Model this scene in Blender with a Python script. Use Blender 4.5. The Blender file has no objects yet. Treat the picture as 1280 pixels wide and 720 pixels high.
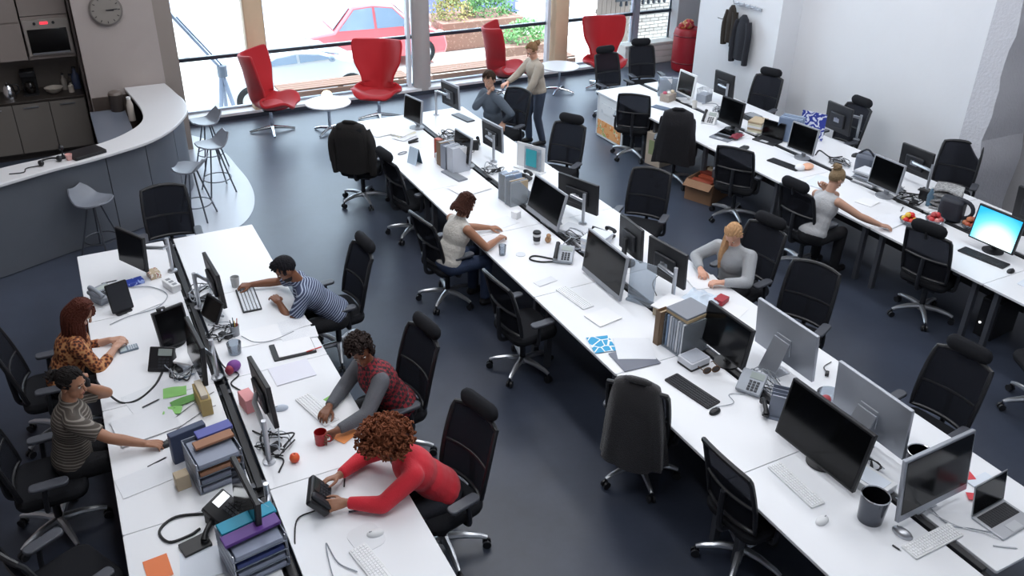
import bpy, math, random
from mathutils import Vector, Matrix, noise
R = math.radians
rng = random.Random(7)
SC = bpy.context.scene
COL = SC.collection

# ------------------------------------------------------------ camera
def setup_camera():
    yaw, pit, rol, f, px, py = 0.486557, 0.486925, 0.017715, 1073.16, 634.18, 322.39
    fwd = Vector((math.sin(yaw) * math.cos(pit), math.cos(yaw) * math.cos(pit), -math.sin(pit)))
    right = Vector((math.cos(yaw), -math.sin(yaw), 0))
    up = right.cross(fwd)
    r = math.cos(rol) * right + math.sin(rol) * up
    u = -math.sin(rol) * right + math.cos(rol) * up
    cd = bpy.data.cameras.new('camera')
    cd.sensor_width = 36
    cd.lens = f / 1280 * 36
    cd.shift_x = (640 - px) / 1280
    cd.shift_y = -(360 - py) / 1280
    cd.clip_end = 300
    co = bpy.data.objects.new('camera', cd)
    COL.objects.link(co)
    co.matrix_world = Matrix(((r.x, u.x, -fwd.x, 0), (r.y, u.y, -fwd.y, 0), (r.z, u.z, -fwd.z, 4.8), (0, 0, 0, 1)))
    SC.camera = co
setup_camera()

# ------------------------------------------------------------ world, sun, daylight and room light
def setup_light():
    wd = bpy.data.worlds.new('sky')
    SC.world = wd
    wd.use_nodes = True
    bg = wd.node_tree.nodes['Background']
    bg.inputs[0].default_value = (0.84, 0.92, 1.0, 1)
    bg.inputs[1].default_value = 5.5
    sd = bpy.data.lights.new('sun', 'SUN')
    sd.energy = 9.0
    sd.color = (1, .95, .86)
    sd.angle = R(2)
    so = bpy.data.objects.new('sun', sd)
    COL.objects.link(so)
    so.rotation_euler = Vector((-1.0, -0.12, -0.95)).to_track_quat('-Z', 'Y').to_euler()
setup_light()
LAMP_POWER = 64
VS = SC.view_settings
SC.display_settings.display_device = 'sRGB'
VS.view_transform = 'Standard'
VS.look = 'None'
VS.exposure = 0.06
VS.gamma = 1.0
VS.use_curve_mapping = False

# ------------------------------------------------------------ materials
def lin(h):
    h = h.lstrip('#')
    c = [int(h[i:i + 2], 16) / 255 for i in (0, 2, 4)]
    return tuple((x / 12.92 if x <= .04045 else ((x + .055) / 1.055) ** 2.4) for x in c) + (1,)

MATS = {}
def mat(name, col='#808080', rough=.5, metal=0, spec=.5, bump=0, bscale=80, var=0, vscale=6, sheen=0, coat=0, alpha=1, emit=0):
    if name in MATS:
        return MATS[name]
    m = bpy.data.materials.new(name)
    m.use_nodes = True
    nt = m.node_tree
    b = nt.nodes['Principled BSDF']
    c = lin(col)
    b.inputs['Base Color'].default_value = c
    b.inputs['Roughness'].default_value = rough
    b.inputs['Metallic'].default_value = metal
    b.inputs['Specular IOR Level'].default_value = spec
    if sheen:
        b.inputs['Sheen Weight'].default_value = sheen
    if coat:
        b.inputs['Coat Weight'].default_value = coat
    if emit:
        b.inputs['Emission Color'].default_value = c
        b.inputs['Emission Strength'].default_value = emit
    if alpha < 1:
        b.inputs['Alpha'].default_value = alpha
    if bump or var:
        tc = nt.nodes.new('ShaderNodeTexCoord')
    if bump:
        n = nt.nodes.new('ShaderNodeTexNoise')
        n.inputs['Scale'].default_value = bscale
        n.inputs['Detail'].default_value = 3
        bp = nt.nodes.new('ShaderNodeBump')
        bp.inputs['Strength'].default_value = bump
        bp.inputs['Distance'].default_value = .02
        nt.links.new(tc.outputs['Object'], n.inputs['Vector'])
        nt.links.new(n.outputs['Fac'], bp.inputs['Height'])
        nt.links.new(bp.outputs['Normal'], b.inputs['Normal'])
    if var:
        n = nt.nodes.new('ShaderNodeTexNoise')
        n.inputs['Scale'].default_value = vscale
        n.inputs['Detail'].default_value = 5
        mx = nt.nodes.new('ShaderNodeMix')
        mx.data_type = 'RGBA'
        mx.inputs['A'].default_value = tuple(x * (1 - var) for x in c[:3]) + (1,)
        mx.inputs['B'].default_value = tuple(min(1, x * (1 + var)) for x in c[:3]) + (1,)
        nt.links.new(tc.outputs['Object'], n.inputs['Vector'])
        nt.links.new(n.outputs['Fac'], mx.inputs['Factor'])
        nt.links.new(mx.outputs['Result'], b.inputs['Base Color'])
    MATS[name] = m
    return m

def ramp_mat(name, kind, cols, scale=10, rough=.6, rot=(0, 0, 0), sc=(1, 1, 1), interp='CONSTANT', metal=0, dist=0, coords='Object', bump=0, feature=None, loc=(0, 0, 0)):
    """a pattern material: kind is noise, voronoi, wave or brick; cols are (position, hex)"""
    if name in MATS:
        return MATS[name]
    m = bpy.data.materials.new(name)
    m.use_nodes = True
    nt = m.node_tree
    b = nt.nodes['Principled BSDF']
    b.inputs['Roughness'].default_value = rough
    b.inputs['Metallic'].default_value = metal
    tc = nt.nodes.new('ShaderNodeTexCoord')
    mp = nt.nodes.new('ShaderNodeMapping')
    mp.inputs['Rotation'].default_value = [R(a) for a in rot]
    mp.inputs['Scale'].default_value = sc
    nt.links.new(tc.outputs[coords], mp.inputs['Vector'])
    t = nt.nodes.new({'noise': 'ShaderNodeTexNoise', 'voronoi': 'ShaderNodeTexVoronoi', 'wave': 'ShaderNodeTexWave', 'checker': 'ShaderNodeTexChecker', 'gradient': 'ShaderNodeTexGradient'}[kind])
    if feature:
        t.feature = feature
    if kind == 'gradient':
        t.gradient_type = 'SPHERICAL'
        mp.inputs['Location'].default_value = loc
    else:
        t.inputs['Scale'].default_value = scale
    if kind == 'wave':
        t.bands_direction = 'Z'
        t.inputs['Distortion'].default_value = dist
        t.inputs['Detail Scale'].default_value = 3
    nt.links.new(mp.outputs['Vector'], t.inputs['Vector'])
    out = t.outputs['Distance'] if kind == 'voronoi' else t.outputs['Fac']
    rp = nt.nodes.new('ShaderNodeValToRGB')
    rp.color_ramp.interpolation = interp
    el = rp.color_ramp.elements
    while len(el) < len(cols):
        el.new(.5)
    for e, (p, c) in zip(el, cols):
        e.position = p
        e.color = lin(c)
    nt.links.new(out, rp.inputs['Fac'])
    nt.links.new(rp.outputs['Color'], b.inputs['Base Color'])
    if bump:
        bp = nt.nodes.new('ShaderNodeBump')
        bp.inputs['Strength'].default_value = bump
        bp.inputs['Distance'].default_value = .02
        nt.links.new(out, bp.inputs['Height'])
        nt.links.new(bp.outputs['Normal'], b.inputs['Normal'])
    MATS[name] = m
    return m

def glass_mat(name, tint='#ffffff', refl=1.0, rough=0.0, body=0.0, bodycol='#c8d2dc'):
    """clear pane: see-through with the mirror reflection of glass, optionally a milky plastic body"""
    if name in MATS:
        return MATS[name]
    m = bpy.data.materials.new(name)
    m.use_nodes = True
    nt = m.node_tree
    nt.nodes.remove(nt.nodes['Principled BSDF'])
    out = nt.nodes['Material Output']
    tr = nt.nodes.new('ShaderNodeBsdfTransparent')
    tr.inputs[0].default_value = lin(tint)
    gl = nt.nodes.new('ShaderNodeBsdfGlossy')
    gl.inputs['Roughness'].default_value = rough
    fr = nt.nodes.new('ShaderNodeFresnel')
    fr.inputs[0].default_value = 1.0 + .45 * refl
    mx = nt.nodes.new('ShaderNodeMixShader')
    nt.links.new(fr.outputs[0], mx.inputs[0])
    src = tr.outputs[0]
    if body:
        df = nt.nodes.new('ShaderNodeBsdfDiffuse')
        df.inputs[0].default_value = lin(bodycol)
        m2 = nt.nodes.new('ShaderNodeMixShader')
        m2.inputs[0].default_value = body
        nt.links.new(tr.outputs[0], m2.inputs[1])
        nt.links.new(df.outputs[0], m2.inputs[2])
        src = m2.outputs[0]
    nt.links.new(src, mx.inputs[1])
    nt.links.new(gl.outputs[0], mx.inputs[2])
    nt.links.new(mx.outputs[0], out.inputs[0])
    MATS[name] = m
    return m

WHITE = mat('white_laminate', '#eceef2', .35, spec=.4)
WHITEP = mat('white_plastic', '#e6e8ea', .35)
BLACKP = mat('black_plastic', '#1d1e22', .42)
DARKP = mat('charcoal_plastic', '#22242a', .5)
GREYP = mat('grey_plastic', '#8d9197', .45)
SILVER = mat('brushed_aluminium', '#b9bcc2', .32, metal=.85)
CHROME = mat('polished_metal', '#d8dade', .18, metal=1)
SCREEN = mat('dark_screen', '#07080a', .12, spec=.35)
PAPER = mat('paper_white', '#f0f1f4', .7)
PAPERB = mat('paper_bluish', '#dfe6f0', .7)
FABRIC = mat('black_fabric', '#212226', .9, spec=.15, bump=.15, bscale=150)
CABLE = mat('cable_black', '#16171b', .5)
CABLEG = mat('cable_grey', '#9aa0a8', .5)
MESHB = glass_mat('black_mesh_weave', '#8b8d94', 0.0, .6, .5, '#34363d')
CLEAR = glass_mat('clear_plastic', '#e9eff5', .8, .05, .28, '#cfd8e2')
PANE = glass_mat('window_glass', '#f4fbff', .55, 0)

# ------------------------------------------------------------ mesh building
def rot2(x, y, a):
    c, s = math.cos(a), math.sin(a)
    return x * c - y * s, x * s + y * c

def rrect(w, d, r, n=4, cx=0, cy=0):
    """outline of a rectangle with round corners"""
    r = min(r, w / 2 - 1e-4, d / 2 - 1e-4)
    o = []
    for sx, sy, a0 in ((1, 1, 0), (-1, 1, 90), (-1, -1, 180), (1, -1, 270)):
        for i in range(n + 1):
            a = R(a0 + 90 * i / n)
            o.append((cx + sx * (w / 2 - r) + r * math.cos(a), cy + sy * (d / 2 - r) + r * math.sin(a)))
    return o

class MB:
    def __init__(s):
        s.v, s.f = [], []
    def add(s, vs, fs):
        k = len(s.v)
        s.v += [tuple(v) for v in vs]
        s.f += [tuple(i + k for i in f) for f in fs]
        return s
    def box(s, cx, cy, cz, sx, sy, sz, rz=0, m=None):
        vs = []
        for z in (-1, 1):
            for x, y in ((-1, -1), (1, -1), (1, 1), (-1, 1)):
                a, b = rot2(x * sx / 2, y * sy / 2, R(rz))
                p = Vector((a, b, z * sz / 2))
                if m is not None:
                    p = m @ p
                vs.append((cx + p.x, cy + p.y, cz + p.z))
        return s.add(vs, [(3, 2, 1, 0), (4, 5, 6, 7), (0, 1, 5, 4), (1, 2, 6, 5), (2, 3, 7, 6), (3, 0, 4, 7)])
    def prism(s, o, z0, z1, m=None):
        n = len(o)
        vs = [Vector((x, y, z0)) for x, y in o] + [Vector((x, y, z1)) for x, y in o]
        if m is not None:
            vs = [m @ v for v in vs]
        return s.add(vs, [tuple(range(n - 1, -1, -1)), tuple(range(n, 2 * n))] + [(i, (i + 1) % n, n + (i + 1) % n, n + i) for i in range(n)])
    def cyl(s, p0, p1, r0, r1=None, n=12, cap=True):
        r1 = r0 if r1 is None else r1
        p0, p1 = Vector(p0), Vector(p1)
        d = (p1 - p0).normalized()
        a = d.orthogonal().normalized()
        b = d.cross(a)
        vs = []
        for p, r in ((p0, r0), (p1, r1)):
            for i in range(n):
                t = 2 * math.pi * i / n
                vs.append(p + a * (r * math.cos(t)) + b * (r * math.sin(t)))
        fs = [(i, (i + 1) % n, n + (i + 1) % n, n + i) for i in range(n)]
        if cap:
            fs += [tuple(range(n - 1, -1, -1)), tuple(range(n, 2 * n))]
        return s.add(vs, fs)
    def tube(s, pts, r, n=8, closed=False):
        pts = [Vector(p) for p in pts]
        k = len(pts)
        rs = r if isinstance(r, (list, tuple)) else [r] * k
        vs, ref = [], None
        for i, p in enumerate(pts):
            if closed:
                d = pts[(i + 1) % k] - pts[i - 1]
            else:
                d = pts[min(i + 1, k - 1)] - pts[max(i - 1, 0)]
            d.normalize()
            if ref is None or abs(ref.dot(d)) > .99:
                ref = d.orthogonal()
            a = (ref - d * ref.dot(d)).normalized()
            ref = a
            b = d.cross(a)
            for j in range(n):
                t = 2 * math.pi * j / n
                vs.append(p + a * (rs[i] * math.cos(t)) + b * (rs[i] * math.sin(t)))
        fs = []
        for i in range(k if closed else k - 1):
            i2 = (i + 1) % k
            for j in range(n):
                fs.append((i * n + j, i * n + (j + 1) % n, i2 * n + (j + 1) % n, i2 * n + j))
        if not closed:
            fs += [tuple(range(n - 1, -1, -1)), tuple(range((k - 1) * n, k * n))]
        return s.add(vs, fs)
    def lathe(s, prof, n=24, c=(0, 0, 0), m=None):
        vs, fs = [], []
        for r, z in prof:
            for i in range(n):
                t = 2 * math.pi * i / n
                vs.append(Vector((max(r, 1e-4) * math.cos(t), max(r, 1e-4) * math.sin(t), z)))
        if m is not None:
            vs = [m @ v for v in vs]
        vs = [(v.x + c[0], v.y + c[1], v.z + c[2]) for v in vs]
        for k in range(len(prof) - 1):
            for i in range(n):
                fs.append((k * n + i, k * n + (i + 1) % n, (k + 1) * n + (i + 1) % n, (k + 1) * n + i))
        fs += [tuple(range(n - 1, -1, -1)), tuple(range((len(prof) - 1) * n, len(prof) * n))]
        return s.add(vs, fs)
    def ell(s, c, rad, n=14, k=9, m=None):
        c = Vector(c)
        vs, fs = [], []
        for i in range(k + 1):
            ph = math.pi * i / k
            rr = max(math.sin(ph), 1e-3)
            for j in range(n):
                t = 2 * math.pi * j / n
                p = Vector((rad[0] * rr * math.cos(t), rad[1] * rr * math.sin(t), -rad[2] * math.cos(ph)))
                vs.append(c + (m @ p if m is not None else p))
        for i in range(k):
            for j in range(n):
                fs.append((i * n + j, i * n + (j + 1) % n, (i + 1) * n + (j + 1) % n, (i + 1) * n + j))
        fs += [tuple(range(n - 1, -1, -1)), tuple(range(k * n, (k + 1) * n))]
        return s.add(vs, fs)
    def caps(s, p0, p1, r0, r1=None, n=14):
        """tapered capsule"""
        r1 = r0 if r1 is None else r1
        p0, p1 = Vector(p0), Vector(p1)
        d = (p1 - p0)
        d = d.normalized() if d.length > 1e-6 else Vector((0, 0, 1))
        pts, rs = [], []
        for a in (88, 60, 30):
            pts.append(p0 - d * (r0 * math.sin(R(a))))
            rs.append(r0 * math.cos(R(a)))
        pts += [p0, p1]
        rs += [r0, r1]
        for a in (30, 60, 88):
            pts.append(p1 + d * (r1 * math.sin(R(a))))
            rs.append(r1 * math.cos(R(a)))
        return s.tube(pts, rs, n)
    def sheet(s, fn, nu, nv, th=None):
        """grid from fn(u,v) in 0..1; th gives it thickness along its normal"""
        P = [[Vector(fn(i / nu, j / nv)) for i in range(nu + 1)] for j in range(nv + 1)]
        vs = [p for row in P for p in row]
        W = nu + 1
        fs = [(j * W + i, j * W + i + 1, (j + 1) * W + i + 1, (j + 1) * W + i) for j in range(nv) for i in range(nu)]
        if th:
            N = [Vector((0, 0, 0)) for _ in vs]
            for f in fs:
                nn = (vs[f[1]] - vs[f[0]]).cross(vs[f[3]] - vs[f[0]]) + (vs[f[3]] - vs[f[2]]).cross(vs[f[1]] - vs[f[2]])
                for i in f:
                    N[i] += nn
            k = len(vs)
            vs2 = [v - n.normalized() * th for v, n in zip(vs, N)]
            fs2 = [tuple(reversed([i + k for i in f])) for f in fs]
            edge = [i for i in range(W)] + [j * W + nu for j in range(1, nv + 1)] + [nv * W + i for i in range(nu - 1, -1, -1)] + [j * W for j in range(nv - 1, 0, -1)]
            ring = [(edge[(i + 1) % len(edge)], edge[i], edge[i] + k, edge[(i + 1) % len(edge)] + k) for i in range(len(edge))]
            return s.add(vs + vs2, fs + fs2 + ring)
        return s.add(vs, fs)
    def build(s, name, m, parent=None, bevel=0, ang=40, sub=0, loc=None, rz=0):
        me = bpy.data.meshes.new(name)
        me.from_pydata(s.v, [], s.f)
        me.materials.append(m)
        me.shade_smooth()
        me.set_sharp_from_angle(angle=R(ang))
        o = bpy.data.objects.new(name, me)
        COL.objects.link(o)
        if parent is not None:
            o.parent = parent
        if loc is not None:
            o.location = loc
        if rz:
            o.rotation_euler = (0, 0, R(rz))
        if bevel:
            b = o.modifiers.new('bevel', 'BEVEL')
            b.width = bevel
            b.segments = 2
            b.limit_method = 'ANGLE'
            b.angle_limit = R(50)
        if sub:
            q = o.modifiers.new('smooth', 'SUBSURF')
            q.levels = q.render_levels = sub
        return o

def tag(o, label=None, cat=None, group=None, kind=None):
    if label: o['label'] = label
    if cat: o['category'] = cat
    if group: o['group'] = group
    if kind: o['kind'] = kind
    return o

def thing(name, label, cat, loc=(0, 0, 0), rz=0, group=None):
    o = bpy.data.objects.new(name, None)
    o.empty_display_size = .1
    COL.objects.link(o)
    o.location = loc
    o.rotation_euler = (0, 0, R(rz))
    return tag(o, label, cat, group)

KIDS = {}
def copy_tree(o, parent=None):
    c = o.copy()
    COL.objects.link(c)
    if parent is not None:
        c.parent = parent
    for ch in list(o.children):
        copy_tree(ch, c)
    return c

def place(proto, used, label, loc, rz, group=None):
    """first call uses the prototype itself, later calls copy it with all its parts"""
    o = proto if not used else copy_tree(proto)
    used.append(1)
    o.location = loc
    o.rotation_euler = (0, 0, R(rz))
    tag(o, label, None, group)
    return o

def smooth_path(pts, n=6):
    """Catmull-Rom through the points"""
    P = [Vector(p) for p in pts]
    P = [P[0] * 2 - P[1]] + P + [P[-1] * 2 - P[-2]]
    out = []
    for i in range(1, len(P) - 2):
        for k in range(n):
            t = k / n
            a, b, c, d = P[i - 1], P[i], P[i + 1], P[i + 2]
            out.append(.5 * ((2 * b) + (c - a) * t + (2 * a - 5 * b + 4 * c - d) * t * t + (3 * b - a - 3 * c + d) * t ** 3))
    out.append(P[-2])
    return out
DZ = 0.73          # height of the desk tops
# ------------------------------------------------------------ setting
def carpet_mat():
    m = mat('carpet', '#2c313c', .36, spec=.5, bump=.04, bscale=260)
    nt = m.node_tree
    b = nt.nodes['Principled BSDF']
    tc = nt.nodes['Texture Coordinate']
    n1 = nt.nodes.new('ShaderNodeTexNoise')
    n1.inputs['Scale'].default_value = 1.3
    n1.inputs['Detail'].default_value = 8
    n1.inputs['Roughness'].default_value = .75
    rp = nt.nodes.new('ShaderNodeValToRGB')
    rp.color_ramp.elements[0].position = .3
    rp.color_ramp.elements[0].color = lin('#2a2f3b')
    rp.color_ramp.elements[1].position = .75
    rp.color_ramp.elements[1].color = lin('#394050')
    nt.links.new(tc.outputs['Object'], n1.inputs['Vector'])
    nt.links.new(n1.outputs['Fac'], rp.inputs['Fac'])
    nt.links.new(rp.outputs['Color'], b.inputs['Base Color'])
    b.inputs['Sheen Weight'].default_value = .9
    b.inputs['Sheen Roughness'].default_value = .35
    b.inputs['Sheen Tint'].default_value = lin('#b9c8e0')
    return m

WALLW = mat('white_plaster', '#e9ebef', .75, bump=.08, bscale=14, var=.02, vscale=3)
WALLK = mat('kitchen_wall_paint', '#a89e9a', .8, var=.03)
CEIL = mat('ceiling_paint', '#c9cbd0', .85)
FRAME = mat('window_frame', '#9aa3b0', .4, metal=.3)
DFRAME = mat('dark_mullion', '#3a424d', .4, metal=.3)
TIMBERC = mat('beige_column_cladding', '#d9bfa0', .55, var=.08, vscale=5)
GREYC = mat('grey_column', '#b3aeac', .5, var=.04)

def slab(name, x0, x1, y0, y1, z0, z1, m, parent=None, bevel=0):
    return MB().box((x0 + x1) / 2, (y0 + y1) / 2, (z0 + z1) / 2, x1 - x0, y1 - y0, z1 - z0).build(name, m, parent, bevel)

def struct(o):
    o['kind'] = 'structure'
    return o

struct(slab('floor', -3.6, 12.4, -2.2, 14.45, -.15, 0, carpet_mat()))
# the light vinyl inlay with a round edge in front of the coffee bar
inl = [(-1.6, 9.0), (1.1, 9.6), (1.45, 10.0), (1.72, 10.4), (1.88, 10.8), (1.98, 11.3), (2.0, 11.7), (1.97, 12.1), (1.94, 12.7), (1.9, 13.1), (1.8, 13.6), (1.62, 14.0), (1.35, 14.3), (-.3, 14.3)]
inl = [(v.x, v.y) for v in smooth_path([(x, y, 0) for x, y in [(.95, 10.02), (1.5, 10.2), (1.78, 10.55), (1.95, 11.1), (2.0, 11.7), (1.97, 12.3), (1.93, 12.9), (1.8, 13.6), (1.5, 14.1)]], 5)] + [(1.3, 14.3), (.9, 14.3), (.9, 10.5)]
struct(MB().prism(inl, 0.0005, .004).build('floor_inlay', mat('white_vinyl', '#b9bfca', .3, var=.03)))
ceiling = struct(slab('ceiling', -3.6, 12.4, -2.2, 15.1, 6.6, 6.8, CEIL))
struct(slab('wall_rear', -3.6, 12.4, -2.4, -2.2, 0, 6.6, WALLW))
struct(slab('wall_left', -3.8, -3.6, -2.2, 15.1, 0, 6.6, WALLK))
# window side: kitchen wall, pier, end wall with shade in its colour
struct(slab('wall_kitchen_rear', -3.6, .25, 14.45, 14.75, 0, 6.6, WALLK))
struct(slab('wall_kitchen', .25, 1.28, 13.25, 14.75, 0, 6.6, WALLK))
pier = struct(slab('wall_kitchen_pier', 1.28, 1.52, 13.3, 15.05, 0, 6.6, mat('taupe_pier', '#8f857f', .7)))
struct(slab('baseboard_kitchen', .26, 1.26, 13.22, 13.25, 0, .99, mat('brown_skirting', '#4a403b', .6)))
struct(slab('wall_far_end', 11.55, 12.4, 14.45, 14.75, 0, 6.6, mat('shaded_end_wall', '#b9bcc0', .8)))  # shade on this wall is put into its grey colour
struct(slab('wall_above_window', 1.52, 11.55, 14.6, 14.85, 4.3, 6.6, WALLW))
struct(slab('trim_plinth', 1.52, 10.3, 14.45, 14.8, -.15, .115, mat('white_sill', '#eceef0', .5)))
struct(slab('baseboard_window', 1.52, 10.2, 14.435, 14.45, 0, .07, mat('dark_skirting', '#343b47', .6)))
lw = struct(slab('wall_low', 10.3, 11.55, 14.45, 14.75, 0, .40, mat('painted_low_wall', '#d3d2ce', .6)))
for i in range(3):
    slab('board', 10.3, 11.55, 14.436, 14.452, .02 + i * .125, .13 + i * .125, MATS['painted_low_wall'], lw, .004)
slab('ledge', 10.28, 11.56, 14.42, 14.76, .40, .445, MATS['painted_low_wall'], lw, .005)
# side wall with its piers
struct(slab('wall_right', 10.42, 10.8, 6.56, 10.02, 0, 6.6, WALLW))
struct(slab('wall_right_pier', 10.0, 10.8, 10.0, 11.93, 0, 6.6, WALLW))
# rough broken plaster edge on the nearer pier
pm = MB()
edge = []
random.seed(3)
for i in range(41):
    z = i * .165
    edge.append((6.25 + .02 * math.sin(i * 1.1) + random.uniform(-.014, .014), z))
vs = []
for y, z in edge:
    vs += [(10.0, y, z), (10.0, 6.58, z), (10.8, 6.58, z), (10.8, y - .02, z)]
fs = []
for i in range(40):
    a, b = i * 4, (i + 1) * 4
    for j in range(4):
        fs.append((a + j, a + (j + 1) % 4, b + (j + 1) % 4, b + j))
pm.add(vs, [tuple(reversed(f)) for f in fs] + [(0, 1, 2, 3), (160, 163, 162, 161)])
struct(pm.build('wall_right_pier', mat('grey_plaster', '#c9cad1', .85, bump=.5, bscale=30, var=.05), ang=20))
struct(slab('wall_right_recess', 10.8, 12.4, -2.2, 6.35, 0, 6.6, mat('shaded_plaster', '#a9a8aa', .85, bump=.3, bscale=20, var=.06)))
struct(slab('wall_far_side', 12.1, 12.4, 6.35, 14.45, 0, 6.6, mat('shaded_end_wall', '#b9bcc0', .8)))

# glazing: four bays between columns
def window(name, x0, x1):
    w = struct(MB().box((x0 + x1) / 2, 14.72, 4.26, x1 - x0, .08, .08).build(name, FRAME))
    for a in (x0 + .025, x1 - .025):
        slab('window_frame', a - .025, a + .025, 14.68, 14.76, .115, 4.22, FRAME, w, .004)
    slab('window_frame', x0 + .05, x1 - .05, 14.68, 14.76, .115, .15, FRAME, w, .004)
    slab('mullion', x0 + .05, x1 - .05, 14.67, 14.76, .99, 1.05, DFRAME, w, .004)
    slab('mullion', x0 + .05, x1 - .05, 14.67, 14.76, 2.6, 2.66, DFRAME, w, .004)
    for z0, z1 in ((.15, .99), (1.05, 2.6), (2.66, 4.22)):
        slab('pane', x0 + .05, x1 - .05, 14.715, 14.725, z0, z1, PANE, w)
window('window_1', 1.52, 2.98)
window('window_2', 3.06, 5.78)
window('window_3', 6.0, 8.76)
window('window_4', 8.92, 10.62)
window('window_5', 10.7, 11.6)
struct(slab('trim_mullion_post', 10.62, 10.7, 14.66, 14.78, .115, 4.3, FRAME))

def column(x0, x1, y0, y1, m, name):
    o = rrect(x1 - x0, y1 - y0, .03, 3, (x0 + x1) / 2, (y0 + y1) / 2)
    return struct(MB().prism(o, 0, 6.6).build(name, m))
column(2.74, 3.06, 14.46, 14.7, TIMBERC, 'column')
struct(MB().lathe([(.165, 0), (.165, 6.6)], 28, (5.86, 14.6, 0)).build('column', GREYC))
struct(slab('trim_column', 5.60, 5.66, 14.6, 14.72, 0, 6.6, mat('pale_post', '#d7dce3', .4)))
column(8.62, 8.92, 14.46, 14.7, TIMBERC, 'column')
struct(slab('trim_column', 8.52, 8.58, 14.6, 14.72, .115, 6.6, MATS['pale_post']))

# ceiling lamps: long opal panels hung over the three desk rows
LAMPM = mat('lamp_diffuser', '#f4f7ff', .5, emit=1.5)
def lamp(x, y, L, W, power, label):
    t = thing('ceiling_lamp', label, 'lamp', (x, y, 6.2))
    MB().box(0, 0, .05, W, L, .1).build('housing', WHITEP, t)
    MB().box(0, 0, -.006, W - .04, L - .04, .012).build('diffuser', LAMPM, t)
    for s in (-1, 1):
        MB().cyl((0, s * L * .4, .1), (0, s * L * .4, .4), .006).build('rod', SILVER, t)
    ld = bpy.data.lights.new('lamp_light', 'AREA')
    ld.shape = 'RECTANGLE'
    ld.size, ld.size_y = W, L
    ld.energy = power
    ld.color = (.97, .98, 1)
    lo = bpy.data.objects.new('lamp_light', ld)
    COL.objects.link(lo)
    lo.parent = t
    lo.location = (0, 0, -.03)
    return t
for nm, x in (('window aisle desk row', 4.4), ('wall desk row', 8.3), ('kitchen side desk row', .9)):
    for k, (y, wd) in enumerate(((3.2, 'near end'), (7.2, 'middle'), (10.6, 'far end'))):
        lamp(x, y, 2.6, .9, LAMP_POWER if 'LAMP_POWER' in globals() else 62, f'long opal ceiling lamp hung over the {wd} of the {nm}')

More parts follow.
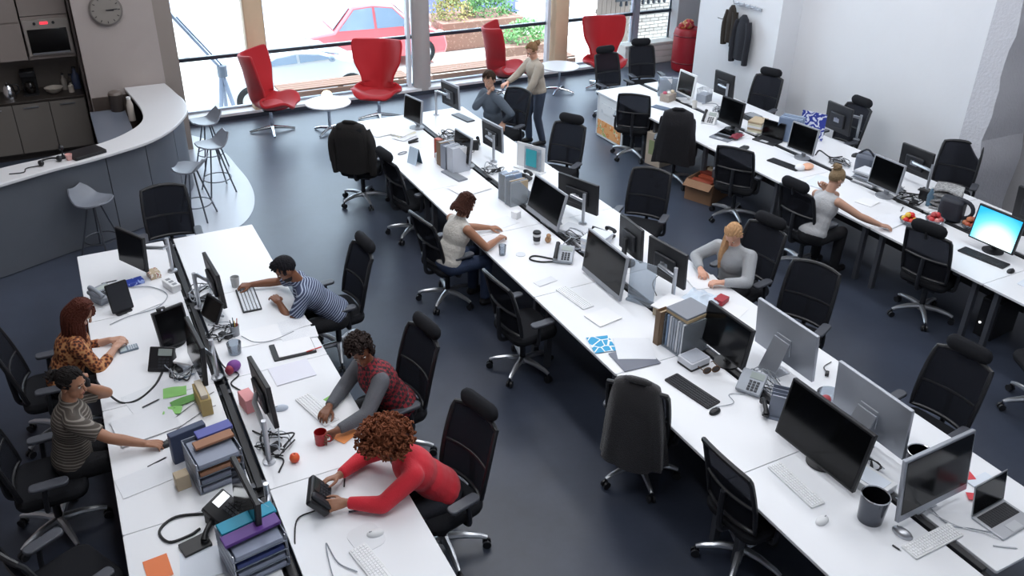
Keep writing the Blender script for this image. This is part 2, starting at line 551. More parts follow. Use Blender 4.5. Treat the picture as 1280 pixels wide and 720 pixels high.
# ------------------------------------------------------------ outside
GZ = -.8
def outside():
    struct(slab('ground_outside', -12, 34, 15.1, 60, GZ - .2, GZ, mat('pale_paving', '#cfccc4', .8, var=.04, vscale=.8)))
    struct(slab('road_outside', -12, 34, 26, 36, GZ, GZ + .004, mat('blue_grey_road', '#a9b0c4', .7)))
    # timber benches along the glass
    for k, (x0, x1, lab) in enumerate(((3.3, 5.75, 'slatted timber bench outside behind the two red chairs and the table with the glare ball'), (6.2, 9.4, 'slatted timber bench outside beyond the grey column'))):
        t = thing('timber_bench', lab, 'bench', ((x0 + x1) / 2, 15.12, GZ), 0, 'timber benches outside the window')
        W = x1 - x0
        tm = mat('bench_timber', '#7d5c4c', .7, var=.15, vscale=9)
        for i in range(7):
            MB().box(0, -.2, .06 + i * .145, W, .035, .125).build('slat', tm, t, .006)
        for i in range(4):
            MB().box(0, -.14 + i * .115, 1.02, W, .1, .035).build('slat', tm, t, .006)
        for s in (-1, 1):
            MB().box(s * (W / 2 - .04), .04, .46, .06, .42, .92).build('leg', tm, t)
    # cars
    def car(loc, rz, body, label, L=3.9, wd=1.7, h=1.38):
        t = thing('car', label, 'car', loc, rz)
        pm = mat('car_paint_' + body[1:], body, .3, coat=.6)
        prof = [(-L / 2, .42), (-L / 2 + .03, .72), (-L / 2 + .25, .86), (-L * .28, .92), (-L * .14, h - .04), (0, h), (L * .14, h - .06), (L * .27, .94), (L / 2 - .35, .82), (L / 2 - .06, .66), (L / 2, .42), (L / 2 - .05, .24), (-L / 2 + .05, .24)]
        vs, fs = [], []
        n = len(prof)
        for sx, ins in ((-1, 0), (1, 0)):
            for x, z in prof:
                tw = wd / 2 - max(0, (z - .85)) * .38
                vs.append((x, sx * tw, z))
        fs = [tuple(range(n)), tuple(range(2 * n - 1, n - 1, -1))] + [((i + 1) % n, i, n + i, n + (i + 1) % n) for i in range(n)]
        MB().add(vs, fs).build('body', pm, t, .05)
        gm = mat('car_glass', '#77879a', .1)
        for s in (-1, 1):
            ys = s * (wd / 2 - .07)
            for poly in ([(-L * .25, .94), (-L * .13, h - .1), (-.03, h - .07), (-.03, .94)], [(.03, .94), (.03, h - .07), (L * .13, h - .12), (L * .24, .95)]):
                vs = []
                for dd in (.0, .012):
                    for x, z in poly:
                        vs.append((x, s * (wd / 2 - max(0, z - .85) * .38 + .002 + dd), z))
                MB().add(vs, [(0, 1, 2, 3), (7, 6, 5, 4), (0, 4, 5, 1), (1, 5, 6, 2), (2, 6, 7, 3), (3, 7, 4, 0)]).build('side_window', gm, t)
            for wx in (-L * .31, L * .32):
                wobj = MB().cyl((wx, s * (wd / 2 - .18), .31), (wx, s * (wd / 2 + .015), .31), .31, n=24).build('wheel', mat('tyre', '#1b1c1f', .8), t, .03)
                MB().cyl((wx, s * (wd / 2 - .02), .31), (wx, s * (wd / 2 + .025), .31), .19, n=16).build('hubcap', SILVER, wobj)
            MB().ell((L * .2, s * (wd / 2 + .07), .98), (.07, .09, .07)).build('mirror', gm, t)
            MB().ell((L / 2 - .1, s * (wd / 2 - .28), .64), (.12, .18, .09)).build('headlamp', mat('headlamp', '#f2f4f6', .1), t)
        for x0, z0, x1, z1 in ((L * .15, h - .1, L * .265, .97), (-L * .15, h - .09, -L * .275, .95)):
            vs = []
            for dz in (.012, .03):
                for x, z in ((x0, z0), (x1, z1)):
                    for s in (-1, 1):
                        vs.append((x + (.02 if x0 > 0 else -.02), s * (wd / 2 - .1 - max(0, z - .85) * .38), z + dz))
            MB().add(vs, [(0, 1, 3, 2), (4, 6, 7, 5), (0, 4, 5, 1), (1, 5, 7, 3), (3, 7, 6, 2), (2, 6, 4, 0)]).build('windscreen', gm, t)
    car((4.15, 17.7, GZ), 3, '#cfd5dc', 'silver car parked outside the window between the two facing red chairs', 3.3, 1.5, 1.16)
    car((6.65, 19.95, GZ), -4, '#e86a70', 'red car parked outside behind the grey column', 3.5, 1.6, 1.46)
    # white barrier stand with a sloping pole
    t = thing('barrier_stand', 'white barrier stand with sloping pole outside the first window pane', 'barrier', (2.5, 15.9, GZ))
    bm = mat('barrier_paint', '#6a7384', .4)
    for p in ((-.2, -.2), (.24, -.2), (.05, .3)):
        MB().cyl((0, 0, 1.25), (p[0], p[1], 0), .045, .03).build('leg', bm, t)
    MB().cyl((.02, .0, 1.15), (.02, 0, 1.35), .09).build('pivot', mat('dark_pivot', '#4b5360', .5), t)
    MB().cyl((.0, 0, 1.3), (-.72, -.12, 2.35), .03).build('pole', bm, t)
    MB().cyl((.08, 0.05, 1.28), (-.62, -.05, 2.28), .018).build('pole', bm, t)
    # planting
    br = ramp_mat('planter_brick', 'noise', [(.3, '#8c6a5c'), (.6, '#a58474')], 14, .8)
    t = thing('brick_planter', 'low brick planter with green shrubs outside beyond the grey column', 'planter', (9.75, 20.6, GZ))
    MB().box(0, 0, .35, 2.3, 1.3, .7).build('planter_wall', br, t, .02)
    def shrub(parent, c, rad, n, cols, seed):
        rr = random.Random(seed)
        for k, colr in enumerate(cols):
            mb = MB()
            for i in range(n):
                a, e = rr.uniform(0, 6.283), rr.uniform(-.2, 1.5)
                q = rr.uniform(.55, 1)
                p = Vector((c[0] + rad[0] * q * math.cos(a) * math.cos(e), c[1] + rad[1] * q * math.sin(a) * math.cos(e), c[2] + rad[2] * q * math.sin(e)))
                d1 = Vector((rr.uniform(-1, 1), rr.uniform(-1, 1), rr.uniform(-.3, 1))).normalized() * rr.uniform(.05, .1)
                d2 = d1.orthogonal().normalized() * .03
                mb.add([p, p + d1 * .5 + d2, p + d1, p + d1 * .5 - d2], [(0, 1, 2, 3)])
            tag(mb.build('foliage', mat('leaf_' + colr[1:], colr, .7), parent), kind='stuff')
    shrub(t, (-.6, 0, .7), (.6, .6, .62), 380, ('#8f8448', '#a4935c', '#6d7a3a'), 1)
    shrub(t, (.45, 0, .7), (.75, .6, .6), 420, ('#4d7a3c', '#5f9148', '#3c6431'), 2)
    t = thing('brick_planter', 'low planter of pale green shrubs outside beside the beige column', 'planter', (9.9, 18.0, GZ))
    MB().box(0, 0, .3, 1.5, .9, .6).build('planter_wall', br, t, .02)
    shrub(t, (0, 0, .6), (.7, .45, .5), 420, ('#7fae6a', '#5d9450', '#93b67e'), 3)
    # steps with a handrail and blue wall
    t = thing('entrance_steps', 'pale entrance steps with white handrail outside', 'steps', (12.15, 20.4, GZ))
    for i in range(5):
        MB().box(.15 * i, .32 * i, .09 + .18 * i, 2.2, .34, .18).build('step', mat('step_stone', '#d4d4d6', .7), t)
    for q in (-1.15,):
        pts = [(q, -.3, 0), (q, -.3, .95), (q + .6, 1.5, 1.85), (q + .6, 1.5, .8)]
        MB().tube(pts, .03).build('handrail', mat('white_rail', '#f0f2f4', .4), t)
    struct(slab('wall_outside_blue', 9.6, 14.5, 23.2, 23.5, GZ, 2.2, mat('blue_paint', '#7f86bd', .7)))
    struct(slab('wall_outside_pale', 14.5, 22, 21.0, 21.4, GZ, 3.2, mat('pale_render', '#c4ccd8', .8)))
    t = thing('tree_trunk', 'grey tree trunk outside behind the green shrubs', 'tree', (10.5, 22.3, GZ))
    MB().lathe([(.16, 0), (.13, .5), (.12, 2.5), (.1, 4.5)], 12).build('trunk', mat('bark', '#6d6a68', .9, bump=.5, bscale=20), t)
    # brick wall and timber gate beyond the last pane
    wl = struct(slab('wall_outside_brick', 11.75, 14.2, 16.5, 16.7, GZ, 2.0, mat('mortar', '#8b8681', .9)))
    bms = [mat('brick_' + c[1:], c, .85, var=.1, vscale=20) for c in ('#a69c93', '#b3aaa1', '#958b83')]
    base = [MB().box(0, 0, 0, .225, .03, .062).build('brick', m, wl, .003) for m in bms]
    first = [True] * 3
    for r in range(15):
        for c in range(6):
            k = (r * 7 + c * 3) % 3
            o = base[k] if first[k] else base[k].copy()
            if first[k]:
                first[k] = False
            else:
                COL.objects.link(o)
            o.location = (11.9 + c * .24 + (.12 if r % 2 else 0), 16.492, .0 + r * .078)
    t = thing('timber_gate', 'weathered brown timber gate outside beside the pale brick wall', 'gate', (11.3, 16.45, GZ))
    for i in range(7):
        MB().box(-.38 + i * .125, 0, 1.0, .115, .025, 2.0).build('plank', mat('weathered_timber', '#7d6f66', .85, var=.2, vscale=4), t, .004)
    for z in (.5, 1.5):
        MB().box(0, .03, z, .9, .03, .09).build('rail', MATS['weathered_timber'], t)
    t = thing('hook_rail', 'row of dark hooks above the timber gate outside', 'rail', (11.9, 16.3, .62))
    MB().box(.1, 0, .32, 1.5, .04, .06).build('rail', DARKP, t)
    for i in range(9):
        MB().lathe([(.0, 0), (.04, .02), (.03, .1), (.01, .14)], 8, (-.5 + i * .15, 0, .17)).build('hook', DARKP, t)
outside()

# ------------------------------------------------------------ kitchen
def kitchen():
    kc = mat('kitchen_front', '#8f8580', .5)
    kd = mat('kitchen_dark', '#3f3a38', .5)
    lc = mat('kitchen_base_front', '#75706b', .5)
    X0, X1 = -1.75, .2
    t = thing('kitchen_base_cabinet', 'long run of taupe kitchen base cabinets under the dark worktop', 'cabinet', (-.78, 14.13, 0))
    MB().box(0, 0, .48, 1.93, .6, .76).build('carcass', kd, t)
    MB().box(0, .04, .05, 1.93, .5, .1).build('plinth', kd, t)
    for i, x in enumerate((-.72, -.24, .24, .72)):
        d = MB().box(x, -.31, .49, .47, .02, .73).build('door', lc, t, .003)
        MB().box(x, -.328, .8, .2, .015, .015).build('handle', SILVER, d)
    tag(MB().box(-.78, 14.12, .885, 1.95, .64, .03).build('kitchen_worktop', mat('dark_worktop', '#39332f', .4), None, .004), 'dark kitchen worktop along the back wall', 'worktop')
    g = thing('gable_panel', 'tall taupe end panel beside the kitchen units', 'panel', (.225, 14.13, 0))
    MB().box(0, 0, 1.5, .03, .63, 3.0).build('board', kc, g)
    g = tag(MB().box(-.78, 14.435, 1.18, 1.93, .02, .55).build('splashback', mat('splashback', '#6d6661', .4)), 'taupe splashback between worktop and wall units', 'splashback')
    t = thing('oven_housing', 'taupe wall unit holding the built-in microwave oven', 'cabinet', (-.11, 14.13, 1.46))
    MB().box(0, .02, .3, .6, .56, .6).build('carcass', kc, t)
    MB().box(0, .02, 1.06, .6, .58, .9).build('upper_door', kc, t, .004)
    o = thing('microwave_oven', 'built-in microwave with black glass door in the taupe wall unit', 'microwave', (-.11, 13.84, 1.5))
    MB().box(0, 0, .27, .58, .04, .5).build('front', mat('oven_frame', '#a39c96', .4, metal=.3), o, .004)
    MB().box(0, -.025, .22, .5, .015, .34).build('oven_glass', mat('oven_glass', '#0b0a0a', .15), o, .004)
    MB().box(0, -.035, .055, .48, .02, .02).build('handle', SILVER, o)
    MB().box(-.02, -.024, .47, .1, .008, .035).build('display', mat('red_display', '#ff3b4a', .4, emit=1.2), o)
    for k, x in enumerate((-.14, .1)):
        MB().cyl((x, -.022, .47), (x, -.04, .47), .02).build('knob', DARKP, o)
    t = thing('wall_cabinet', 'tall taupe wall cabinet left of the microwave', 'cabinet', (-.78, 14.13, 1.46))
    t['label'] = 'tall taupe wall cabinet between microwave and room corner'
    MB().box(0, .02, .75, .7, .56, 1.5).build('carcass', kc, t)
    for s in (-1, 1):
        MB().box(s * .177, -.27, .26, .345, .02, .5).build('door', kc, t, .003)
        MB().box(s * .177, -.27, 1.02, .345, .02, .96).build('door', kc, t, .003)
    # worktop clutter
    t = thing('coffee_maker', 'black filter coffee maker on the kitchen worktop', 'coffee maker', (-.5, 14.2, .9))
    MB().box(0, .06, .17, .2, .1, .34).build('body', BLACKP, t, .01)
    MB().box(0, -.03, .31, .2, .22, .08).build('brew_head', BLACKP, t, .01)
    MB().lathe([(.05, .02), (.075, .08), (.06, .17), (.05, .18)], 16, (0, -.05, 0)).build('carafe', mat('dark_glass', '#1a1716', .1), t)
    MB().box(0, -.03, .01, .2, .24, .02).build('base', BLACKP, t)
    t = thing('kettle', 'steel kettle at the near end of the kitchen worktop', 'kettle', (-.78, 14.02, .9))
    MB().lathe([(.085, 0), (.09, .05), (.07, .18), (.04, .22), (.012, .23), (.012, .25)], 18).build('body', CHROME, t)
    MB().tube(smooth_path([(.05, 0, .2), (.12, 0, .19), (.13, 0, .1), (.08, 0, .05)]), .01).build('handle', BLACKP, t)
    t = thing('mixing_bowl', 'pale bowl on the kitchen worktop', 'bowl', (-.2, 14.05, .9))
    MB().lathe([(.04, 0), (.1, .04), (.13, .09), (.122, .09), (.09, .045), (.02, .015)], 20).build('bowl', mat('pale_ceramic', '#b9b1a8', .4), t)
    for i, (x, y, h, r, c, l) in enumerate(((-.05, 14.2, .22, .04, '#8d8780', 'tall grey bottle beside the pale bowl on the worktop'), (.03, 14.02, .14, .04, '#b5aca2', 'short pale jar beside the blue water bottle'), (.12, 14.2, .3, .06, '#3c4866', 'dark blue water bottle at the end of the worktop'), (.05, 14.27, .18, .05, '#55504b', 'brown storage jar behind the blue water bottle'))):
        t = thing('bottle', l, 'bottle', (x, y, .9))
        MB().lathe([(r, 0), (r, h * .65), (r * .4, h * .82), (r * .4, h)], 14).build('bottle_body', mat('bottle_' + c[1:], c, .3), t)
        MB().cyl((0, 0, h), (0, 0, h + .025), r * .45).build('cap', DARKP, t)
    # wall clock
    t = thing('wall_clock', 'round grey wall clock on the taupe kitchen wall', 'clock', (.67, 13.24, 2.2), 0)
    mx = Matrix.Rotation(R(90), 3, 'X')
    MB().lathe([(.215, 0), (.215, .03), (.2, .04)], 36, m=mx).build('clock_case', mat('clock_rim', '#6f6965', .5), t)
    MB().lathe([(.19, .038), (.19, .042)], 36, m=mx).build('dial', mat('clock_dial', '#857f79', .6), t)
    for k in range(12):
        a = R(30 * k)
        MB().box(.165 * math.sin(a), -.044, .165 * math.cos(a), .012, .003, .03, m=Matrix.Rotation(a, 3, 'Y')).build('hour_mark', kd, t)
    MB().box(.05, -.047, -.004, .1, .004, .014, m=Matrix.Rotation(R(4), 3, 'Y')).build('hand', BLACKP, t)
    MB().box(.07, -.05, .004, .15, .004, .009, m=Matrix.Rotation(R(-3), 3, 'Y')).build('hand', BLACKP, t)
kitchen()

# ------------------------------------------------------------ curved coffee bar
def bar():
    H = 1.1
    outer = [(-1.9, 9.6), (-.86, 10.05), (-.36, 10.28), (.05, 10.42), (.40, 10.58), (.72, 10.76), (1.0, 11.05), (1.2, 11.4), (1.36, 11.82), (1.38, 12.3), (1.34, 12.6), (1.3, 12.95), (1.26, 13.22)]
    inner = [(-1.9, 10.15), (-.85, 10.56), (-.42, 10.68), (-.08, 10.82), (.3, 11.0), (.6, 11.3), (.76, 11.62), (.8, 12.05), (.77, 12.55), (.74, 12.85), (.72, 13.05), (.71, 13.22)]
    po = [v for v in smooth_path([(x, y, 0) for x, y in outer], 5)]
    pi = [v for v in smooth_path([(x, y, 0) for x, y in inner], 5)]
    t = thing('coffee_bar', 'curved coffee bar with pale top and grey metal front', 'counter', (0, 0, 0))
    # top: bridge the two curves
    n = 60
    def samp(P, u):
        f = u * (len(P) - 1)
        i = min(int(f), len(P) - 2)
        return P[i].lerp(P[i + 1], f - i)
    vs, fs = [], []
    for z in (H - .04, H):
        for i in range(n + 1):
            a, b = samp(po, i / n), samp(pi, i / n)
            vs += [(a.x, a.y, z), (b.x, b.y, z)]
    k = 2 * (n + 1)
    for i in range(n):
        a = 2 * i
        fs += [(a, a + 1, a + 3, a + 2), (k + a, k + a + 2, k + a + 3, k + a + 1), (a, a + 2, k + a + 2, k + a), (a + 1, k + a + 1, k + a + 3, a + 3)]
    fs += [(0, k, k + 1, 1), (2 * n, 2 * n + 1, k + 2 * n + 1, k + 2 * n)]
    MB().add(vs, fs).build('bar_top', mat('bar_top', '#d9d9dc', .3, var=.02), t, .008)
    # front panels set in from the edge
    pm = mat('bar_front', '#7c8088', .38, metal=.55, var=.04)
    cen = Vector((0, 12.6, 0))
    seams = [0, .3, .42, .56, .7, 1.0]
    def off(u):
        a, b = samp(po, u), samp(pi, u)
        d = (b - a).normalized()
        return a + d * .09, a + d * .13
    for s in range(len(seams) - 1):
        vs, fs = [], []
        m = 12
        for i in range(m + 1):
            u = seams[s] + .0012 + (seams[s + 1] - seams[s] - .0024) * i / m
            a, b = off(u)
            vs += [(a.x, a.y, .01), (a.x, a.y, H - .04), (b.x, b.y, H - .04), (b.x, b.y, .01)]
        for i in range(m):
            for j in range(4):
                fs.append((4 * i + j, 4 * i + (j + 1) % 4, 4 * i + 4 + (j + 1) % 4, 4 * i + 4 + j))
        fs += [(3, 2, 1, 0), (4 * m, 4 * m + 1, 4 * m + 2, 4 * m + 3)]
        MB().add(vs, fs).build('front_panel', pm, t)
    # things on and behind the bar
    l = thing('laptop', 'closed black laptop lying on the curved coffee bar', 'laptop', (.02, 10.62, H), 24)
    MB().prism(rrect(.38, .28, .02), 0, .022).build('base', BLACKP, l, .003)
    MB().prism(rrect(.38, .28, .02), .024, .036).build('lid', mat('laptop_lid', '#1d1d21', .35), l, .003)
    h = thing('headset', 'black headset with coiled lead on the coffee bar', 'headset', (-.36, 10.47, H), 20)
    MB().tube([(.1 * math.cos(R(a)), .09 * math.sin(R(a)), .03) for a in range(0, 181, 15)], .012).build('headband', BLACKP, h)
    for s in (-1, 1):
        MB().ell((s * .1, -.01, .035), (.03, .045, .035)).build('ear_cushion', BLACKP, h)
    MB().tube(smooth_path([(-.1, -.02, .01), (-.25, .02, .008), (-.32, -.08, .008), (-.45, -.02, .008)]), .006).build('lead', CABLE, h)
    h = thing('microphone_stand', 'small black desk microphone beside the headset on the bar', 'microphone', (-.22, 10.6, H))
    MB().lathe([(.05, 0), (.05, .015), (.01, .025), (.01, .1)], 14).build('base', BLACKP, h)
    MB().ell((0, 0, .12), (.03, .03, .035)).build('capsule', BLACKP, h)
    h = thing('paper_cup', 'small pink cup on the coffee bar beside the laptop', 'cup', (-.16, 10.5, H))
    MB().lathe([(.028, 0), (.04, .07), (.037, .07), (.026, .005)], 16).build('cup', mat('pink_card', '#e5b3ad', .5), h)
    h = thing('inner_worktop', 'low blue grey worktop cabinet inside the coffee bar', 'cabinet', (.42, 12.35, 0))
    MB().box(0, 0, .42, .42, 1.3, .82).build('carcass', mat('inner_carcass', '#5a5450', .6), h)
    MB().box(0, 0, .845, .46, 1.36, .03).build('worktop', mat('blue_grey_top', '#6f7683', .35), h, .004)
    h = thing('canister', 'dark lidded canister on the low worktop inside the coffee bar' , 'canister', (.56, 12.95, .86))
    MB().lathe([(.09, 0), (.1, .2), (.095, .24)], 20).build('body', mat('bin_dark', '#3b3431', .4), h)
    MB().lathe([(.1, .24), (.085, .27), (.03, .29)], 20).build('lid', mat('bin_lid', '#6b625c', .4), h)
    h = thing('water_dispenser_bottle', 'white cylinder bottle standing behind the coffee bar', 'bottle', (.69, 12.42, .86))
    MB().lathe([(.045, 0), (.045, .22), (.03, .27), (.025, .3)], 18).build('body', mat('offwhite_plastic', '#b7aea6', .4), h)
    MB().cyl((0, 0, .3), (0, 0, .33), .028).build('cap', WHITEP, h)
bar()
# ------------------------------------------------------------ desks
LEGM = mat('desk_frame', '#5a5d64', .45, metal=.4)
SLOT = mat('cable_channel', '#1d1e22', .5)
def desk(x0, x1, y0, y1, label, group, end=None):
    """one double-sided bench module: two tops with a cable channel between"""
    xc, L, W = (x0 + x1) / 2, y1 - y0, x1 - x0
    t = thing('bench_desk', label, 'desk', (xc, (y0 + y1) / 2, 0), 0, group)
    dp = W / 2 - .05
    for s in (-1, 1):
        MB().prism(rrect(dp, L - .006, .012, 2, s * (W / 2 - dp / 2), 0), DZ - .025, DZ).build('desktop', WHITE, t, .003)
    MB().box(0, 0, DZ - .06, .07, L - .02, .03).build('cable_channel', SLOT, t)
    MB().box(0, 0, DZ - .012, .045, L - .1, .03).build('channel_cover', SLOT, t, .003)
    MB().box(0, 0, .40, .03, L - .02, .5).build('modesty_panel', mat('charcoal_panel', '#26272b', .6), t)
    for s in (-1, 1):
        MB().box(0, s * (L / 2 - .12), DZ - .05, W - .12, .05, .045).build('crossbar', LEGM, t)
        for q in (-1, 1):
            MB().box(q * (W / 2 - .1), s * (L / 2 - .12), (DZ - .06) / 2, .06, .05, DZ - .06).build('leg', LEGM, t, .004)
    if end:
        MB().box(0, end * (L / 2 - .02), .34, W - .1, .025, .66).build('end_panel', WHITE, t, .003)
    return t
def row(x0, x1, ys, labels, group):
    for k, l in enumerate(labels):
        desk(x0, x1, ys[k + 1], ys[k], l, group, 1 if k == 0 else None)
row(-.27, 1.46, [8.69 - 1.38 * i for i in range(6)], [
    'white bench desk at the bar end of the kitchen side row',
    'white bench desk under the keyboard of the man in striped shirt',
    'white bench desk with green papers beside the plaid vest man',
    'white bench desk with red mug, tangerine and office phone of the woman in red',
    'white bench desk of the kitchen side row cut off by the bottom of the picture'], 'kitchen side bench desks')
row(3.46, 5.24, [11.45 - 1.365 * i for i in range(8)], [
    'white bench desk in front of the seated man in grey shirt',
    'white bench desk with two blue grey screens behind the seated man in the middle row',
    'white bench desk with coffee cup under the hands of the woman in sleeveless white top',
    'white bench desk with the widest black screen reflecting the room, middle row',
    'white bench desk with blue leaflet and upright file rack',
    'white bench desk with black keyboard and silver screen back',
    'white bench desk at the near end of the middle row with laptop and black pots'], 'middle row bench desks')
row(7.53, 9.33, [11.3 - 1.4 * i for i in range(7)], [
    'white bench desk of the wall row with poster board on its end',
    'white bench desk with white desk phone in the wall row',
    'white bench desk with blue patterned board standing on it',
    'white bench desk of the woman in grey tank top',
    'white bench desk with the bright cyan screen',
    'white bench desk beyond the cyan screen at the picture edge'], 'wall row bench desks')

# poster panel fixed on the aisle side of the wall row's end
t = thing('poster_board', 'white poster board with orange picture band on the end of wall row', 'poster', (7.56, 10.85, 0), 0)
MB().box(0, 0, .35, .02, .72, .68).build('board', WHITEP, t, .003)
MB().box(-.013, .02, .17, .006, .66, .24).build('picture', ramp_mat('orange_poster', 'noise', [(.3, '#f0b070'), (.5, '#e88a3c'), (.56, '#f6d9b0'), (.62, '#a6b86a'), (.7, '#e7a45a')], 9, .6), t)
MB().box(-.013, .02, .5, .006, .5, .16).build('print', ramp_mat('pale_poster', 'noise', [(.4, '#eceef0'), (.6, '#d3d7dc'), (.7, '#e4e6ea')], 14, .6), t)

# ------------------------------------------------------------ task chairs
def task_chair(headrest=True, arms=True):
    t = thing('office_chair', 'x', 'chair')
    MB().prism(rrect(.5, .47, .1, 5, 0, .02), .43, .515).build('seat', FABRIC, t, .03)
    MB().box(0, 0, .41, .3, .32, .04).build('seat_mechanism', DARKP, t, .01)
    def bp(u, v):
        x = (u - .5) * 2
        w = .25 - .03 * v ** 2 - .02 * (1 - v) ** 2
        return (x * w, -.215 - .075 * v - .05 * v * v + .05 * x * x * (1 - .3 * v), .55 + .54 * v + (-.03 * x * x if v > .99 else 0))
    MB().sheet(bp, 8, 8, .008).build('backrest', MESHB, t)
    ring = [bp(u / 8, 0) for u in range(9)] + [bp(1, v / 8) for v in range(1, 9)] + [bp(u / 8, 1) for u in range(7, -1, -1)] + [bp(0, v / 8) for v in range(7, 0, -1)]
    MB().tube(ring, .019, 8, True).build('back_frame', BLACKP, t)
    MB().tube([bp(u / 8, .42) for u in range(9)], .014, 6).build('lumbar_bar', BLACKP, t)
    MB().tube(smooth_path([(0, -.06, .41), (0, -.24, .42), (0, -.27, .56), (0, -.275, .78)]), .022, 8).build('back_spine', DARKP, t)
    if headrest:
        MB().tube([(0, -.35, 1.03), (0, -.37, 1.1), (0, -.36, 1.15)], .014, 6).build('headrest_stem', BLACKP, t)
        mb = MB()
        mb.caps((-.115, -.335, 1.14), (.115, -.335, 1.14), .068, .068, 12)
        mb.v = [(a, -.335 + (b + .335) * .75, c) for a, b, c in mb.v]
        mb.build('headrest', FABRIC, t)
    if arms:
        for s in (-1, 1):
            a = MB().prism(rrect(.085, .25, .035, 4, s * .275, .03), .640, .668).build('armrest', mat('armrest_pad', '#4a4d55', .42), t, .008)
            MB().tube(smooth_path([(s * .2, -.02, .42), (s * .275, -.02, .44), (s * .285, -.01, .56), (s * .275, .0, .642)]), .018, 8).build('arm_post', DARKP, a)
    MB().cyl((0, 0, .13), (0, 0, .4), .028, .028, 12).build('gas_column', DARKP, t)
    b = MB().lathe([(.045, .09), (.05, .11), (.045, .14), (.03, .15)], 14).build('base_hub', SILVER, t)
    for k in range(5):
        a = R(72 * k + 18)
        c, s = math.cos(a), math.sin(a)
        MB().tube([(c * .03, s * .03, .125), (c * .15, s * .15, .128), (c * .27, s * .27, .108), (c * .315, s * .315, .09)], [.03, .026, .02, .016], 8).build('base_arm', mat('chair_base', '#c2c5ca', .28, metal=.8), b)
        mb = MB()
        for q in (-.018, .018):
            p = Vector((c * .315, s * .315, .032)) + Vector((-s, c, 0)) * q
            mb.cyl(p - Vector((-s, c, 0)) * .009, p + Vector((-s, c, 0)) * .009, .032, n=12)
        mb.cyl((c * .315, s * .315, .03), (c * .315, s * .315, .09), .01, n=6)
        mb.build('caster', BLACKP, b)
    return t
CH = {(1, 1): (task_chair(), []), (0, 1): (task_chair(False), [])}
def chair(x, y, rz, label, head=1, arm=1, group='black mesh office chairs'):
    p, u = CH[(head, arm)]
    return place(p, u, label, (x, y, 0), rz, group)

chair(.66, 8.98, 176, 'black mesh office chair without headrest at the bar end of the kitchen side desks', 0)
chair(1.84, 6.95, 94, 'black office chair behind the man in striped shirt')
chair(1.8, 5.33, 98, 'black office chair behind the man in plaid vest')
chair(1.74, 4.2, 104, 'black office chair behind the woman in red sweater')
chair(-.62, 6.78, -92, 'black office chair of the woman in leopard blouse')
chair(-.7, 5.62, -90, 'black office chair of the woman in grey striped shirt')
chair(-.62, 4.55, -62, 'empty black office chair in the dark corner below the woman on the phone', 0)
chair(3.24, 10.3, -38, 'black office chair with a jacket over it at the window end of the middle row')
chair(3.46, 9.08, -84, 'black office chair tucked in beside the jacket chair, headrest over the desk')
chair(3.2, 7.42, -82, 'black office chair of the woman in sleeveless white top', 0)
chair(3.32, 5.93, -86, 'empty black office chair with two pale armrests between white top woman and coat chair', 0)
chair(3.46, 4.22, -52, 'black office chair under a long dark coat in front of black keyboard', 0)
chair(3.6, 3.15, -90, 'black office chair in deep shade at the near end of the middle row', 0)
chair(5.6, 10.72, 112, 'black office chair of the seated man in grey shirt', 0)
chair(5.52, 9.05, 122, 'black mesh office chair with headrest beside the standing woman')
chair(5.55, 7.22, 128, 'dark office chair turned away in the aisle beside the wall row coat chair', 0)
chair(5.66, 5.62, 100, 'black office chair behind the blonde woman in grey sweater')
chair(5.5, 4.72, 112, 'empty black office chair behind the nearer silver screen back', 0)
chair(5.42, 3.2, 96, 'black mesh office chair with wide headrest behind the second silver screen back')
chair(7.5, 10.15, -42, 'black mesh office chair in front of the poster board', 0)
chair(7.45, 9.05, -42, 'black office chair wearing a black coat in the wall row', 0)
chair(7.42, 7.72, -58, 'black office chair beside the cardboard box in the wall row', 0)
chair(7.22, 6.3, -84, 'black office chair of the woman in grey tank top')
chair(7.62, 4.92, -78, 'black mesh office chair with headrest in front of the cyan screen')
chair(8.2, 11.75, 180, 'black mesh office chair at the window end of wall row, beside the red chair')
chair(9.0, 11.95, 168, 'black office chair at the window end of wall row, beside the red drum')
chair(9.52, 9.72, 112, 'black mesh office chair with headrest against the white wall below the coats')
chair(9.62, 8.15, 88, 'black office chair seen edge-on against the white wall')
chair(9.68, 6.32, 118, 'large black mesh chair without headrest beside the grey plaster pier', 0)
chair(7.2, 3.3, 60, 'black office chair cut off at the picture edge below the cyan screen', 0)

